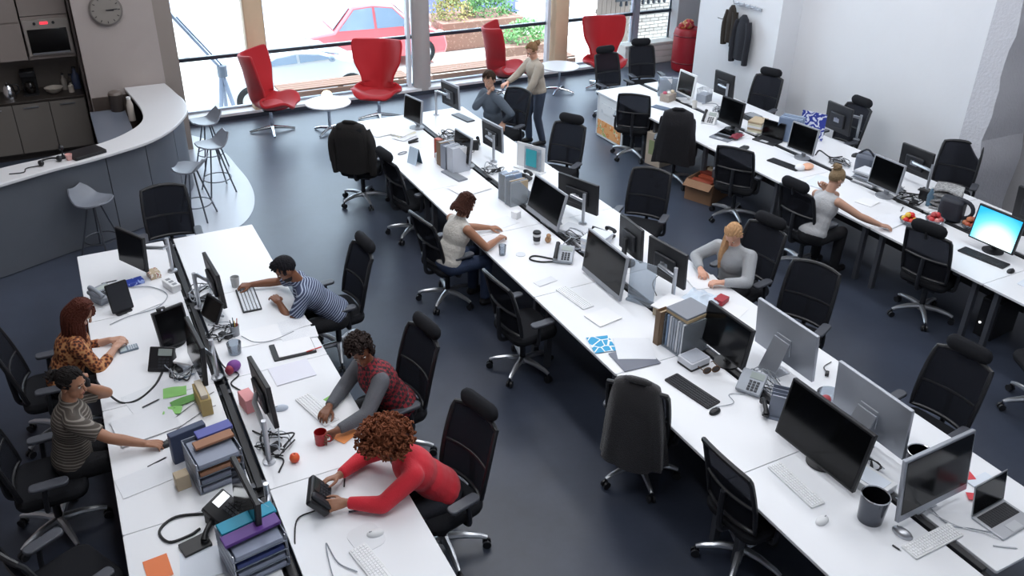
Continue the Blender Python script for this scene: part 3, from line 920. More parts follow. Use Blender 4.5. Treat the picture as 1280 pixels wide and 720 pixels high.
# ------------------------------------------------------------ coats and jackets over chairs
def coat_over(x, y, rz, label, m, w=.27, z0=.45, z1=1.13, d=.1, sleeve=True, yoff=-.27):
    t = thing('coat', label, 'coat', (x, y, 0), rz, 'coats on chair backs')
    mb = MB()
    n, k = 40, 16
    vs, fs = [], []
    rr = random.Random(int(abs(x) * 100))
    ph = rr.random() * 6
    for j in range(k + 1):
        v = j / k
        z = z1 + (z0 - z1) * v
        if j == 0:
            ww, dd = w * .35, d * .25
        else:
            ww = w * (.62 + .38 * min(1, v * 3.2) ** .6) + .02 * v if sleeve else w * (.62 + .46 * v ** .55)
            dd = d * (.55 + .45 * min(1, v * 4)) + .03 * v
        for i in range(n):
            a = 2 * math.pi * i / n
            c, s = math.cos(a), math.sin(a)
            f = 1 + .07 * v * math.sin(7 * a + ph + 2 * v) + .04 * v * math.sin(13 * a + ph)
            cx = math.copysign(abs(c) ** .6, c)
            vs.append((ww * cx * f, yoff + .06 - .11 * (1 - v) + dd * math.copysign(abs(s) ** .8, s) * f, z + (.018 * math.sin(3 * a + ph) if j == k else 0)))
    for j in range(k):
        for i in range(n):
            fs.append((j * n + i, (j + 1) * n + i, (j + 1) * n + (i + 1) % n, j * n + (i + 1) % n))
    fs += [tuple(range(n)), tuple(range((k + 1) * n - 1, k * n - 1, -1))]
    mb.add(vs, fs).build('coat_body', m, t, ang=80)
    MB().tube([(-.09, yoff - .05, z1 - .02), (-.05, yoff - .09, z1 + .01), (.05, yoff - .09, z1 + .01), (.09, yoff - .05, z1 - .02)], .022, 8).build('collar', m, t, ang=80)
    if sleeve:
        for s in (-1, 1):
            MB().tube(smooth_path([(s * w * .8, yoff, z1 - .12), (s * (w + .035), yoff - .03, z1 - .3), (s * (w + .03), yoff - .02, z0 + .12), (s * (w + .02), yoff, z0 - .02)]), [.06] * 6 + [.055] * 6 + [.045] * 6 + [.045], 10).build('sleeve', m, t, ang=80)
    return t
coat_over(3.24, 10.3, -38, 'dark jacket hung over the chair at the window end of the middle row', mat('dark_jacket', '#1e1c1c', .9, bump=.3, bscale=60), .23, .55, 1.24)
coat_over(3.46, 4.22, -52, 'long charcoal coat draped over the chair in front of black keyboard', mat('charcoal_coat', '#2b2a2d', .95, bump=.5, bscale=120, sheen=.3), .235, .33, 1.16, sleeve=False)
coat_over(7.45, 9.05, -42, 'black padded coat draped over the chair in the wall row', mat('black_coat', '#1d1d22', .85, bump=.3, bscale=50), .27, .4, 1.2, sleeve=False)

# coats hung on the wall
def wall_coat(y, z, label, m, w, h, x=9.97):
    t = thing('hanging_coat', label, 'coat', (x, y, z), 0, 'coats hung on the wall')
    n, k = 24, 12
    vs, fs = [], []
    for j in range(k + 1):
        v = j / k
        ww = w * (.25 + .75 * min(1, v * 4) ** .5) * (1 - .12 * v)
        for i in range(n):
            a = 2 * math.pi * i / n
            f = 1 + .08 * v * math.sin(5 * a + y)
            vs.append((-.075 + .065 * (.5 + .5 * min(1, v * 3)) * math.cos(a) * f, ww * math.sin(a) * f, -h * v))
    for j in range(k):
        for i in range(n):
            fs.append((j * n + i, (j + 1) * n + i, (j + 1) * n + (i + 1) % n, j * n + (i + 1) % n))
    fs += [tuple(range(n)), tuple(range((k + 1) * n - 1, k * n - 1, -1))]
    MB().add(vs, fs).build('coat_body', m, t, ang=80)
    for s in (-1, 1):
        MB().tube(smooth_path([(-.08, s * w * .8, -.1), (-.1, s * w * 1.15, -.3), (-.1, s * w * 1.1, -h * .85), (-.09, s * w * 1.05, -h * 1.08)]), .052, 10).build('sleeve', m, t, ang=80)
    return t
wall_coat(10.98, 1.95, 'brown black short coat hanging on the white wall', mat('brown_coat', '#2e2823', .9, bump=.3, bscale=50), .1, .6)
wall_coat(10.68, 1.85, 'navy black jacket hanging lower on the white wall', mat('navy_coat', '#1c1e27', .8, bump=.3, bscale=50), .15, .72)
t = thing('coat_rack', 'small metal coat rack with hooks on the white wall', 'coat rack', (9.99, 10.72, 1.97))
MB().box(-.012, 0, 0, .02, .62, .05).build('rail', SILVER, t, .004)
for k in range(5):
    MB().tube([(-.02, -.26 + k * .13, 0), (-.08, -.26 + k * .13, .0), (-.11, -.26 + k * .13, .06)], .008, 6).build('hook', SILVER, t)
t = thing('wire_hook', 'thin bare wire hook beside the hanging coats', 'hook', (9.995, 11.2, 1.68))
MB().tube([(0, 0, 0), (-.1, .02, .0), (-.16, .05, .02)], .006, 6).build('hook', CABLE, t)

# red drum stuffed with wrapping paper
t = thing('red_drum', 'tall red drum filled with crumpled wrapping paper by the end wall', 'drum', (11.3, 13.75, 0))
MB().lathe([(.2, .0), (.26, .04), (.28, .18), (.28, .75), (.26, .85), (.24, .87)], 28).build('drum_body', mat('red_drum', '#a3202c', .45, var=.1), t)
for z in (.2, .74):
    MB().lathe([(.282, z - .015), (.292, z), (.282, z + .015)], 28).build('hoop', mat('drum_hoop', '#7c1722', .4), t)
mb = MB()
for i in range(14):
    a, q = rng.uniform(0, 6.28), rng.uniform(0, .17)
    mb.ell((q * math.cos(a), q * math.sin(a), .9 + rng.uniform(0, .1)), (.08, .07, .05), 7, 5, Matrix.Rotation(rng.uniform(0, 3), 3, 'X'))
mb.build('wrapping_paper', ramp_mat('wrapping', 'noise', [(.35, '#b4303a'), (.5, '#c9a24e'), (.58, '#d99a8c'), (.7, '#8c2630')], 12, .5), t, ang=20)

# ------------------------------------------------------------ red swivel wing chairs
def wing_chair():
    t = thing('wing_chair', 'x', 'chair')
    red = mat('red_upholstery', '#b5101f', .75, sheen=.25, bump=.1, bscale=200)
    S = smooth_path([(0, .42, .43), (0, .32, .44), (0, .05, .38), (0, -.18, .40), (0, -.30, .52), (0, -.33, .74), (0, -.36, 1.0), (0, -.42, 1.27)], 4)
    K = len(S) - 1
    def hw(v):
        pts = [(0, .20), (.06, .34), (.2, .44), (.32, .43), (.44, .31), (.55, .24), (.66, .29), (.85, .43), (.95, .455), (1, .42)]
        for (a, p), (b, q) in zip(pts, pts[1:]):
            if v <= b:
                f = (v - a) / (b - a)
                return p + (q - p) * (f * f * (3 - 2 * f))
        return pts[-1][1]
    def fn(u, v):
        x = (u - .5) * 2
        i = min(int(v * K), K - 1)
        p = S[i].lerp(S[i + 1], v * K - i)
        d = (S[i + 1] - S[i]).normalized()
        nrm = Vector((1, 0, 0)).cross(d)
        if nrm.z < 0 and v < .3: nrm = -nrm
        if nrm.y < 0 and v > .5: nrm = -nrm
        nrm = Vector((0, -d.z, d.y)) if False else Vector((0, d.z, -d.y))
        curl = .13 if v < .3 else (.13 + (.34 - .13) * min(1, (v - .3) / .2))
        if v < .12: curl = .13 * (v / .12)
        w = hw(v)
        return (x * w, p.y + nrm.y * curl * x * x * 1.0, p.z + nrm.z * curl * x * x)
    MB().sheet(fn, 12, 28, .055).build('shell', red, t, sub=1, ang=80)
    MB().prism(rrect(.5, .46, .18, 6, 0, .1), .425, .475).build('seat_cushion', mat('red_cushion', '#c4152a', .7, sheen=.3), t, .03)
    MB().cyl((0, 0, .06), (0, 0, .40), .028, n=14).build('pedestal', CHROME, t)
    MB().lathe([(.13, .36), (.1, .395), (.05, .4)], 16).build('swivel_plate', DARKP, t)
    for k in range(4):
        a = R(90 * k + 20)
        c, s = math.cos(a), math.sin(a)
        MB().tube([(c * .02, s * .02, .075), (c * .2, s * .2, .05), (c * .36, s * .36, .018)], [.03, .024, .018], 8).build('leg', CHROME, t)
    return t
wc, wu = wing_chair(), []
G = 'red swivel wing chairs by the window'
place(wc, wu, 'red swivel wing chair beside the first beige column, facing the round table with the glare ball', (2.82, 13.62, 0), -118, G)
place(wc, wu, 'red swivel wing chair in front of the grey column, facing the table with the glare ball', (4.62, 13.5, 0), 148, G)
place(wc, wu, 'red swivel wing chair behind the seated man', (7.12, 13.75, 0), -112, G)
place(wc, wu, 'red swivel wing chair facing the room beside the second beige column', (9.12, 13.5, 0), 165, G)
def round_table(loc, label):
    t = thing('round_table', label, 'table', loc, 0, 'white round tables by the window')
    MB().lathe([(.30, .465), (.36, .475), (.37, .49), (.36, .5)], 40).build('tabletop', WHITE, t)
    MB().cyl((0, 0, .05), (0, 0, .47), .025, n=14).build('pedestal', CHROME, t)
    for k in range(4):
        a = R(90 * k + 40)
        c, s = math.cos(a), math.sin(a)
        MB().tube([(c * .02, s * .02, .07), (c * .18, s * .18, .05), (c * .3, s * .3, .015)], [.026, .02, .015], 8).build('leg', CHROME, t)
    return t
round_table((3.66, 13.2, 0), 'white round table between the two red chairs facing each other')
round_table((8.2, 13.55, 0), 'white round table behind the standing woman')
t = thing('table_glare', 'small glowing ball added as glare on the white table between red chairs', 'lamp', (3.68, 13.3, .5))  # added glowing ball imitating glare on the tabletop, no lamp stands here
MB().lathe([(.05, 0), (.05, .01), (.02, .015)], 16).build('base', WHITEP, t)
MB().ell((0, 0, .085), (.085, .085, .075), 18, 12).build('shade', mat('tabletop_glare', '#ffe9c0', .5, emit=4), t)  # emissive ball for the glare, not a lampshade

# ------------------------------------------------------------ bar stools
def stool():
    t = thing('bar_stool', 'x', 'stool')
    sm = mat('stool_shell', '#7d828c', .35)
    def fn(u, v):
        x, y = (u - .5) * 2, (v - .5) * 2
        w = .2 * math.sqrt(max(.12, 1 - abs(y) ** 3 * .75))
        return (x * w, y * .2, .70 - .03 * (1 - y * y) + (.10 * max(0, -y - .35) ** 1.2 * 2.2) + .02 * x * x)
    MB().sheet(fn, 8, 10, .018).build('seat', sm, t, ang=80)
    for k in range(4):
        a = R(90 * k + 45)
        c, s = math.cos(a), math.sin(a)
        MB().tube([(c * .06, s * .06, .665), (c * .13, s * .13, .4), (c * .25, s * .25, 0)], .011, 8).build('leg', mat('stool_leg', '#6c7078', .3, metal=.8), t)
    MB().tube([(.185 * math.cos(R(a)), .185 * math.sin(R(a)), .2) for a in range(0, 360, 15)], .008, 6, True).build('foot_ring', MATS['stool_leg'], t)
    MB().lathe([(.08, .655), (.08, .67)], 14).build('seat_plate', DARKP, t)
    return t
st, su = stool(), []
G = 'grey bar stools at the coffee bar'
place(st, su, 'grey bar stool on the white floor inlay, second from the window', (1.56, 11.5, 0), 100, G)
place(st, su, 'grey bar stool on the white floor inlay beside the black mesh chair', (1.16, 10.75, 0), 60, G)
place(st, su, 'grey bar stool standing alone in the shade of the bar front', (-.02, 10.2, 0), -130, G)
place(st, su, 'grey bar stool at the window end of the bar, half hidden', (1.66, 12.5, 0), 100, G)
# ------------------------------------------------------------ screens
def monitor(x, y, rz, W, H, zt, label, style='black', stand='foot', tilt=6, arm=None):
    """screen faces local -y; zt is the height of the top edge above the desk plane 0"""
    t = thing('monitor', label, 'monitor', (x, y, DZ), rz, 'desk monitors')
    top = zt - DZ
    case = {'black': BLACKP, 'silver': mat('aluminium_shell', '#a7abb3', .38, metal=.55), 'white': WHITEP, 'grey': mat('grey_bezel', '#9a9ea6', .4)}[style]
    m = Matrix.Translation((0, 0, top - H / 2)) @ Matrix.Rotation(R(-tilt), 4, 'X')
    def tb(mb, cx, cy, cz, sx, sy, sz):
        k = len(mb.v)
        mb.box(cx, cy, cz, sx, sy, sz)
        mb.v[k:] = [tuple(m @ Vector(v)) for v in mb.v[k:]]
        return mb
    b = .018 if style != 'white' else .028
    th = .035 if style == 'black' else .03
    tb(MB(), 0, 0, 0, W, th, H).build('housing', case, t, .006)
    chin = .055 if stand == 'imac' else b
    o = tb(MB(), 0, -th / 2 - .001, (chin - b) / 2, W - 2 * b, .004, H - b - chin).build('screen', SCREEN, t)
    mb = MB()
    if stand == 'imac':
        tb(mb, 0, th / 2 + .003, -.05, .16, .012, .16)
    else:
        tb(mb, 0, th / 2 + .012, -.02, W * .55, .03, H * .5)
    mb.build('back_bulge', DARKP if style in ('grey', 'black') else case, t, .012)
    if style == 'grey':
        tb(MB(), 0, th / 2 + .002, -.012, W - .02, .006, H - .04).build('back_panel', DARKP, t)
    zb = top - H
    if stand == 'foot':
        MB().lathe([(.105, 0), (.105, .012), (.03, .022), (.025, .03)], 24, (0, .05, 0)).build('stand_base', case if style != 'grey' else GREYP, t)
        MB().box(0, .07, (top - H * .45) / 2, .06, .03, top - H * .45).build('stand_neck', case if style != 'grey' else GREYP, t, .006)
    elif stand == 'imac':
        mb = MB()
        n = Matrix.Translation((0, .0, 0))
        MB().box(0, .07, .004, .19, .18, .008).build('stand_foot', case, t, .003)
        mb.add([(-.09, .05 + .1, .0), (.09, .15, .0), (.09, .16, .0), (-.09, .16, .0), (-.085, .03, top - H * .5), (.085, .03, top - H * .5), (.085, .042, top - H * .5), (-.085, .042, top - H * .5)], [(3, 2, 1, 0), (4, 5, 6, 7), (0, 1, 5, 4), (1, 2, 6, 5), (2, 3, 7, 6), (3, 0, 4, 7)])
        mb.build('stand_neck', case, t, .002)
    elif stand == 'arm':
        # silver monitor arm on a desk pole; arm gives the pole's foot in local x,y
        px, py = arm or (0, .22)
        MB().lathe([(.045, 0), (.045, .015), (.02, .02)], 18, (px, py, 0)).build('pole_foot', SILVER, t)
        MB().cyl((px, py, 0), (px, py, min(.36, top - .05)), .018, n=12).build('pole', SILVER, t)
        zz = top - H / 2
        e = ((px * .5 + .12), py * .75)
        MB().tube([(px, py, min(.34, zz)), (e[0], e[1], zz), (0, .05, zz)], .019, 8).build('monitor_arm', SILVER, t)
        MB().box(0, .035, zz, .1, .02, .1).build('mount_plate', SILVER, t, .004)
    return t
# kitchen side row
monitor(.22, 8.02, -62, .43, .35, 1.19, 'dark square monitor at the bar end of the kitchen side desks', 'black', 'arm', 4, (.2, .25))
monitor(.8, 7.05, 93, .50, .34, 1.2, 'dark monitor back facing away from the striped shirt man', 'black', 'arm', 4, (.1, .15))
monitor(.36, 6.62, 19, .27, .33, 1.08, 'small navy screen with pale reflection above the black phone', 'black', 'foot', 14)
monitor(.46, 5.98, -86, .52, .34, 1.2, 'navy monitor seen edge-on beside the tan envelope box', 'black', 'arm', 4, (0, .12))
monitor(.8, 5.25, 94, .45, .37, 1.2, 'black monitor back on silver pole beside the plaid vest man', 'black', 'arm', 4, (-.42, .12))
monitor(.45, 4.2, -85, .5, .36, 1.18, 'blue grey monitor seen edge-on above the desk phone with white display', 'black', 'arm', 4, (0, .13))
# middle row
monitor(4.2, 10.82, -78, .43, .34, 1.18, 'grey framed monitor nearest the grey column in the middle row', 'grey', 'foot')
monitor(4.86, 11.02, 98, .46, .36, 1.26, 'monitor back with pale rim facing the seated man', 'grey', 'arm', 3, (.25, .1))
monitor(4.22, 9.22, -86, .43, .36, 1.18, 'blue grey screen with grey frame beside the grey file boxes', 'grey', 'foot')
monitor(4.74, 9.42, 97, .46, .35, 1.18, 'black monitor back with pale top edge under the seated man', 'grey', 'arm', 3, (-.2, .12))
monitor(4.34, 7.32, -89, .66, .42, 1.2, 'large black screen in front of the woman in sleeveless white top', 'grey', 'imac', 15)
monitor(4.76, 7.35, 109, .56, .36, 1.18, 'black monitor back opposite the woman in sleeveless white top', 'black', 'arm', 3, (-.18, .12))
monitor(4.15, 5.88, -91, .68, .45, 1.2, 'wide black screen reflecting the pale room beside the desk phone', 'grey', 'imac')
monitor(4.66, 6.18, 86, .42, .36, 1.18, 'black monitor back next to the grey paper tray, middle row', 'black', 'foot', 3)
monitor(4.68, 5.62, 97, .50, .37, 1.18, 'black monitor back on silver arm in front of the blonde woman', 'black', 'arm', 3, (-.25, .14))
monitor(4.33, 4.36, -89, .53, .36, 1.2, 'black screen on round black foot beside the upright file rack', 'black', 'foot', 8)
monitor(4.72, 4.1, 90, .66, .44, 1.24, 'silver computer back with slanted silver stand, farther of two', 'silver', 'imac')
monitor(4.12, 3.1, -89, .72, .46, 1.24, 'biggest black screen at the near end of middle row', 'black', 'foot', 10)
monitor(4.62, 3.14, 89, .66, .44, 1.24, 'silver computer back at the near end, behind the biggest black screen', 'silver', 'imac')
monitor(4.45, 2.46, 1, .67, .46, 1.25, 'silver framed glossy screen mirroring the desk, beside the laptop', 'silver', 'imac', 8)
# wall row
monitor(8.47, 10.2, -92, .42, .36, 1.2, 'white framed monitor near the poster board end of wall row', 'white', 'foot')
monitor(9.0, 9.95, 92, .42, .36, 1.2, 'dark monitor back on white arm below the hanging coats', 'black', 'arm', 3, (-.2, .12))
monitor(8.24, 8.88, -86, .43, .36, 1.18, 'dark grey monitor beside the white desk phone in wall row', 'black', 'foot')
monitor(8.34, 7.6, -83, .42, .36, 1.19, 'black square screen with grey frame in front of the blue patterned board', 'grey', 'foot')
monitor(9.3, 7.92, 87, .46, .38, 1.24, 'dark monitor back on white arm beside the edge-on chair', 'black', 'arm', 3, (-.1, -.3))
monitor(8.32, 6.24, -90, .44, .36, 1.2, 'black square screen with grey frame beside the grey tank top woman', 'grey', 'foot')
monitor(9.02, 6.4, 90, .46, .34, 1.18, 'dark monitor back on white arm in front of the grey plaster pier', 'black', 'arm', 3, (-.3, .1))
t9 = monitor(8.2, 4.72, -88, .5, .38, 1.19, 'lit screen glowing cyan and white in the wall row', 'black', 'foot')
for ch in t9.children:
    if ch.name.startswith('screen'):
        gm = ramp_mat('cyan_display', 'gradient', [(.0, '#2fb4e2'), (.3, '#6fdcfa'), (.62, '#f4feff')], 1, .3, interp='LINEAR', sc=(2.6, 1, 2.9), loc=(-.1, 0, -.36))
        nt = gm.node_tree
        b = nt.nodes['Principled BSDF']
        rp = [n for n in nt.nodes if n.type == 'VALTORGB'][0]
        nt.links.new(rp.outputs['Color'], b.inputs['Emission Color'])
        b.inputs['Emission Strength'].default_value = .75
        ch.data.materials[0] = gm
monitor(9.02, 4.86, 86, .46, .38, 1.2, 'dark monitor back cut by the picture edge behind the cyan screen', 'black', 'foot')

# ------------------------------------------------------------ keyboards and mice
def keyboard(x, y, rz, label, L=.44, D=.14, base=WHITEP, keys=None, rim=None):
    """long side along local x"""
    t = thing('keyboard', label, 'keyboard', (x, y, DZ), rz, 'desk keyboards')
    MB().prism(rrect(L, D, .012, 3), 0, .014).build('base', base, t, .003)
    km = keys or mat('white_keys', '#f4f5f7', .5)
    nx, ny = max(8, int(L / .021)), 5
    cw, chh = (L - .02) / nx, (D - .02) / ny
    mb = MB()
    for j in range(ny):
        i = 0
        while i < nx:
            k = 4 if (j == 0 and i == 4) else 1
            mb.box(-L / 2 + .01 + cw * (i + k / 2), -D / 2 + .01 + chh * (j + .5), .016, cw * (k - .2), chh * .72, .006)
            i += k
    tag(mb.build('keys', km, t), kind='stuff')
    return t
DK = mat('dark_keys', '#2a2c32', .5)
PK = mat('pale_grey_keys', '#dfe3ea', .5)
keyboard(1.07, 7.09, 87, 'white keyboard with black rim under the hands of the striped shirt man', .44, .17, mat('black_rim', '#23252b', .4), PK)
keyboard(1.17, 5.24, 105, 'white keyboard beside the mousing hand of the plaid vest man', .43, .13)
keyboard(1.04, 3.6, 101, 'white keyboard with cable at the bottom of the picture', .42, .12)
keyboard(3.84, 3.01, 88, 'slim white keyboard in front of the biggest black screen', .44, .12)
keyboard(3.87, 4.17, 99, 'black keyboard beside the charcoal coat', .46, .15, BLACKP, DK)
keyboard(4.25, 2.24, 0, 'slim white keyboard in front of the glossy mirroring screen', .44, .12)
keyboard(3.79, 5.81, 96, 'white keyboard lying in front of the wide reflecting screen', .43, .13)
keyboard(8.0, 7.52, 100, 'black keyboard in front of the blue patterned board', .46, .15, BLACKP, DK)
keyboard(8.02, 4.66, 98, 'black keyboard in front of the cyan screen', .48, .16, BLACKP, DK)
keyboard(7.97, 10.05, 110, 'bluish grey keyboard beside the mesh chair at the poster board', .4, .14, mat('blue_grey_plastic', '#5d6b80', .5), mat('blue_grey_keys', '#76859b', .5))
keyboard(5.02, 10.95, 100, 'dark keyboard in front of the seated man', .42, .14, mat('black_rim', '#23252b', .4), mat('mid_keys', '#8f949c', .5))
keyboard(4.0, 9.0, 100, 'grey keyboard under the blue grey screen beside file boxes', .4, .14, mat('grey_board', '#7d828b', .5), mat('grey_keys', '#9ba0a8', .5))
keyboard(8.98, 6.0, 95, 'dark keyboard behind the black square screen of the tank top woman', .42, .14, BLACKP, DK)

def mouse(x, y, rz, label, m=WHITEP, s=1):
    t = thing('computer_mouse', label, 'mouse', (x, y, DZ), rz, 'computer mice')
    mb = MB()
    mb.ell((0, 0, .008), (.032 * s, .056 * s, .027 * s), 16, 10)
    mb.v = [(x_, y_, max(z_, 0)) for x_, y_, z_ in mb.v]
    mb.build('shell', m, t)
    MB().box(0, .03 * s, .031 * s, .006, .018, .008).build('scroll_wheel', GREYP, t, .002)
    return t
mouse(1.14, 3.86, 80, 'white mouse beside the red sweater sleeve')
mouse(.93, 5.37, 80, 'bluish grey mouse beside the black monitor back', mat('mouse_blue', '#b9c3d2', .4))
mouse(.1, 5.32, -80, 'black mouse under the hand of the woman on the phone', BLACKP)
mouse(4.13, 2.37, 10, 'round silver mouse beside the glossy mirroring screen', SILVER, 1.25)
mouse(3.75, 2.68, -80, 'small white mouse in front of the glossy black pot')
mouse(3.86, 3.88, -80, 'black mouse beside the black keyboard', BLACKP)
mouse(8.0, 4.34, -80, 'black mouse beside the keyboard of the cyan screen', BLACKP)
mouse(9.1, 7.35, 90, 'black mouse against the wall side of the wall row', BLACKP, 1.4)
mouse(7.92, 3.98, -80, 'grey mouse on a mat at the picture edge', GREYP)
tag(MB().prism(rrect(.26, .3, .02), 0, .004).build('mouse_mat', PAPERB, loc=(7.98, 4.03, DZ), rz=10), 'pale mouse mat at the picture edge below the cyan screen', 'mouse mat')
tag(MB().prism(rrect(.2, .22, .06), 0, .004).build('mouse_mat', mat('white_mat', '#e4e6ea', .5), loc=(1.08, 3.86, DZ), rz=10), 'white mouse mat beside the red sweater sleeve', 'mouse mat')

# ------------------------------------------------------------ laptops
def laptop(x, y, rz, label, W=.34, D=.23, lid=100, base=None, screen=None, cat='laptop'):
    """keyboard side towards local -y, lid hinged at +y"""
    t = thing('laptop', label, 'laptop', (x, y, DZ), rz)
    bm = base or SILVER
    MB().prism(rrect(W, D, .012, 3), 0, .016).build('base', bm, t, .003)
    kb = MB()
    MB().box(0, .035, .0165, W * .86, D * .46, .003).build('keyboard_well', BLACKP, t)
    mb = MB()
    for j in range(5):
        for i in range(13):
            mb.box(-W * .4 + i * W * .8 / 12, .035 - D * .18 + j * D * .09, .019, W * .052, D * .07, .003)
    tag(mb.build('keys', DK, t), kind='stuff')
    MB().box(0, -D * .32, .0165, W * .32, D * .27, .002).build('touchpad', mat('touchpad', '#c5c8cd', .35), t)
    m = Matrix.Translation((0, D / 2 - .004, .016)) @ Matrix.Rotation(R(lid - 90), 4, 'X').inverted()
    def tb(cx, cy, cz, sx, sy, sz):
        q = MB().box(cx, cy, cz, sx, sy, sz)
        q.v = [tuple(m @ Vector(v)) for v in q.v]
        return q
    tb(0, 0, D * .5, W, .008, D).build('lid', bm, t, .003)
    tb(0, -.005, D * .5, W - .02, .003, D - .024).build('screen', screen or SCREEN, t)
    return t
laptop(4.82, 2.16, 2, 'silver laptop with black keys at the near end of middle row')
laptop(8.42, 8.3, -75, 'dark laptop standing open beside the blue translucent folders', .34, .24, 95, DARKP)
laptop(7.93, 8.66, -70, 'grey closed looking laptop beside the white desk phone', .3, .22, 176, mat('laptop_grey', '#80858e', .4))
# ------------------------------------------------------------ paper, cards, folders lying on desks
PRINT = ramp_mat('printed_sheet', 'wave', [(.0, '#eef0f4'), (.78, '#eef0f4'), (.9, '#c2c7d0')], 55, .7, interp='LINEAR', rot=(90, 0, 0), dist=1.5)
NPAPER = []
def paper(x, y, w, h, rz, label, m=PAPER, th=.002, z=DZ, curl=.004, group=None, name='paper_sheet', cat='paper'):
    mb = MB()
    NPAPER.append(1)
    z += .0007 * (len(NPAPER) % 12)
    ph = x * 7 + y * 3
    def fn(u, v):
        return ((u - .5) * w, (v - .5) * h, .0015 + th + curl * max(0, math.sin(3 * u + ph) * math.sin(2.5 * v + ph * .6)))
    mb.sheet(fn, 6, 6, th)
    o = mb.build(name, m, loc=(x, y, z), rz=rz, ang=80)
    return tag(o, label, cat, group)
paper(1.01, 6.45, .37, .26, -3, 'white sheet lying below the striped shirt man\'s keyboard')
paper(1.31, 6.5, .3, .2, 12, 'white printed sheet under the elbow of the striped shirt man', PRINT)
paper(1.33, 6.32, .3, .18, -6, 'upper loose sheet above the black clipboard', PRINT)
paper(1.13, 5.8, .32, .26, 2, 'pale lilac sheet on the desk below the black clipboard', mat('lilac_sheet', '#e3e4ef', .7))
paper(1.28, 5.18, .26, .32, 20, 'white sheet under the hands of the plaid vest man')
paper(1.27, 4.86, .16, .12, 30, 'orange card under the forearm holding the red mug', mat('orange_card', '#f09a5a', .6), name='card', cat='card')
paper(1.32, 5.33, .13, .07, 25, 'green sticky note beside the plaid vest man\'s wrist', mat('green_note', '#86c45f', .6), name='sticky_note', cat='note')
paper(.25, 5.93, .17, .12, -8, 'upper lime green note on the papers', mat('lime_note', '#8fce72', .6), name='sticky_note', cat='note', curl=.01)
paper(.3, 5.78, .2, .08, 14, 'dark green strip of notes beside the tan envelope box', mat('deep_green_note', '#5e9a48', .6), name='sticky_note', cat='note', curl=.01, z=DZ + .004)
paper(.2, 5.7, .13, .09, -20, 'lowest lime green note, pointing to the mouse', mat('lime_note', '#8fce72', .6), name='sticky_note', cat='note', curl=.006)
paper(.0, 5.62, .42, .34, 9, 'large printed sheets under the forearm of the woman on the phone', PRINT)
paper(.1, 5.95, .4, .3, 14, 'printed sheet between the phone cord and the black pen', PRINT)
paper(-.08, 5.02, .34, .22, 10, 'printed white form beside the folder rack', PRINT)
paper(-.11, 4.18, .14, .19, 4, 'orange card at the bottom edge of the kitchen side desks', mat('orange_leaflet', '#e8814f', .6), name='card', cat='card')
paper(.14, 4.1, .27, .24, -8, 'pale blue sheet beside the orange card', PAPERB)
paper(.18, 7.42, .3, .22, 20, 'white sheet behind the black tablet stand', PAPER)
paper(3.84, 5.40, .26, .22, 8, 'white note pad below the wide reflecting screen', PAPER, .008)
paper(3.59, 5.04, .2, .24, -14, 'blue leaflet with white lines on the middle row', ramp_mat('blue_leaflet', 'voronoi', [(.0, '#eef6fa'), (.05, '#2f9fcf')], 11, .5, feature='DISTANCE_TO_EDGE'), name='leaflet', cat='leaflet')
paper(3.8, 4.86, .32, .32, -26, 'fan of white printed sheets beside the blue leaflet', PRINT, .004, curl=.01)
paper(3.72, 4.74, .34, .28, -5, 'dark edged magazine under the fan of white sheets', mat('magazine', '#737784', .5), .004, curl=0, z=DZ - .001, name='magazine', cat='magazine')
paper(3.78, 10.86, .42, .3, 9, 'white papers at the window end corner of the middle row')
paper(3.95, 10.55, .3, .22, 30, 'sheet with dark clip near the grey framed monitor', PRINT)
paper(4.0, 8.55, .42, .32, 12, 'white sheet above the white top woman\'s head', PAPER)
paper(3.93, 7.55, .3, .22, 10, 'white sheet under the far hand of the woman in sleeveless white top', PRINT)
paper(3.7, 6.2, .22, .1, 10, 'thin grey leaflet on the bare desk of the middle row', mat('grey_leaflet', '#dcdee3', .6))
paper(5.08, 5.52, .3, .24, -14, 'white sheet under the writing hands of the blonde woman')
paper(4.98, 4.98, .24, .2, 25, 'white sheet with pink mark near the red card', PAPER)
paper(8.04, 6.2, .22, .2, 14, 'white page under the elbow of the tank top woman')
paper(7.83, 5.72, .42, .28, 8, 'white drawing under the outstretched hand of the tank top woman', PRINT)
paper(8.0, 6.85, .4, .34, 20, 'pale blue sheet beside the tank top woman\'s hair', PAPERB)
paper(5.02, 2.44, .2, .14, 0, 'pale blue leaflet with red band by the laptop', PAPERB)
paper(4.95, 2.56, .14, .1, -20, 'red card behind the silver glossy screen', mat('red_card', '#d8404c', .5), name='card', cat='card')
paper(4.86, 2.36, .16, .07, -35, 'red ticket strip between glossy screen and laptop', mat('red_card', '#d8404c', .5), name='card', cat='card', z=DZ + .004)
paper(4.97, 5.14, .13, .09, 20, 'dark red card box behind the black screen of the file rack', mat('dark_red', '#a52d38', .5), .05, name='card_box', cat='box')

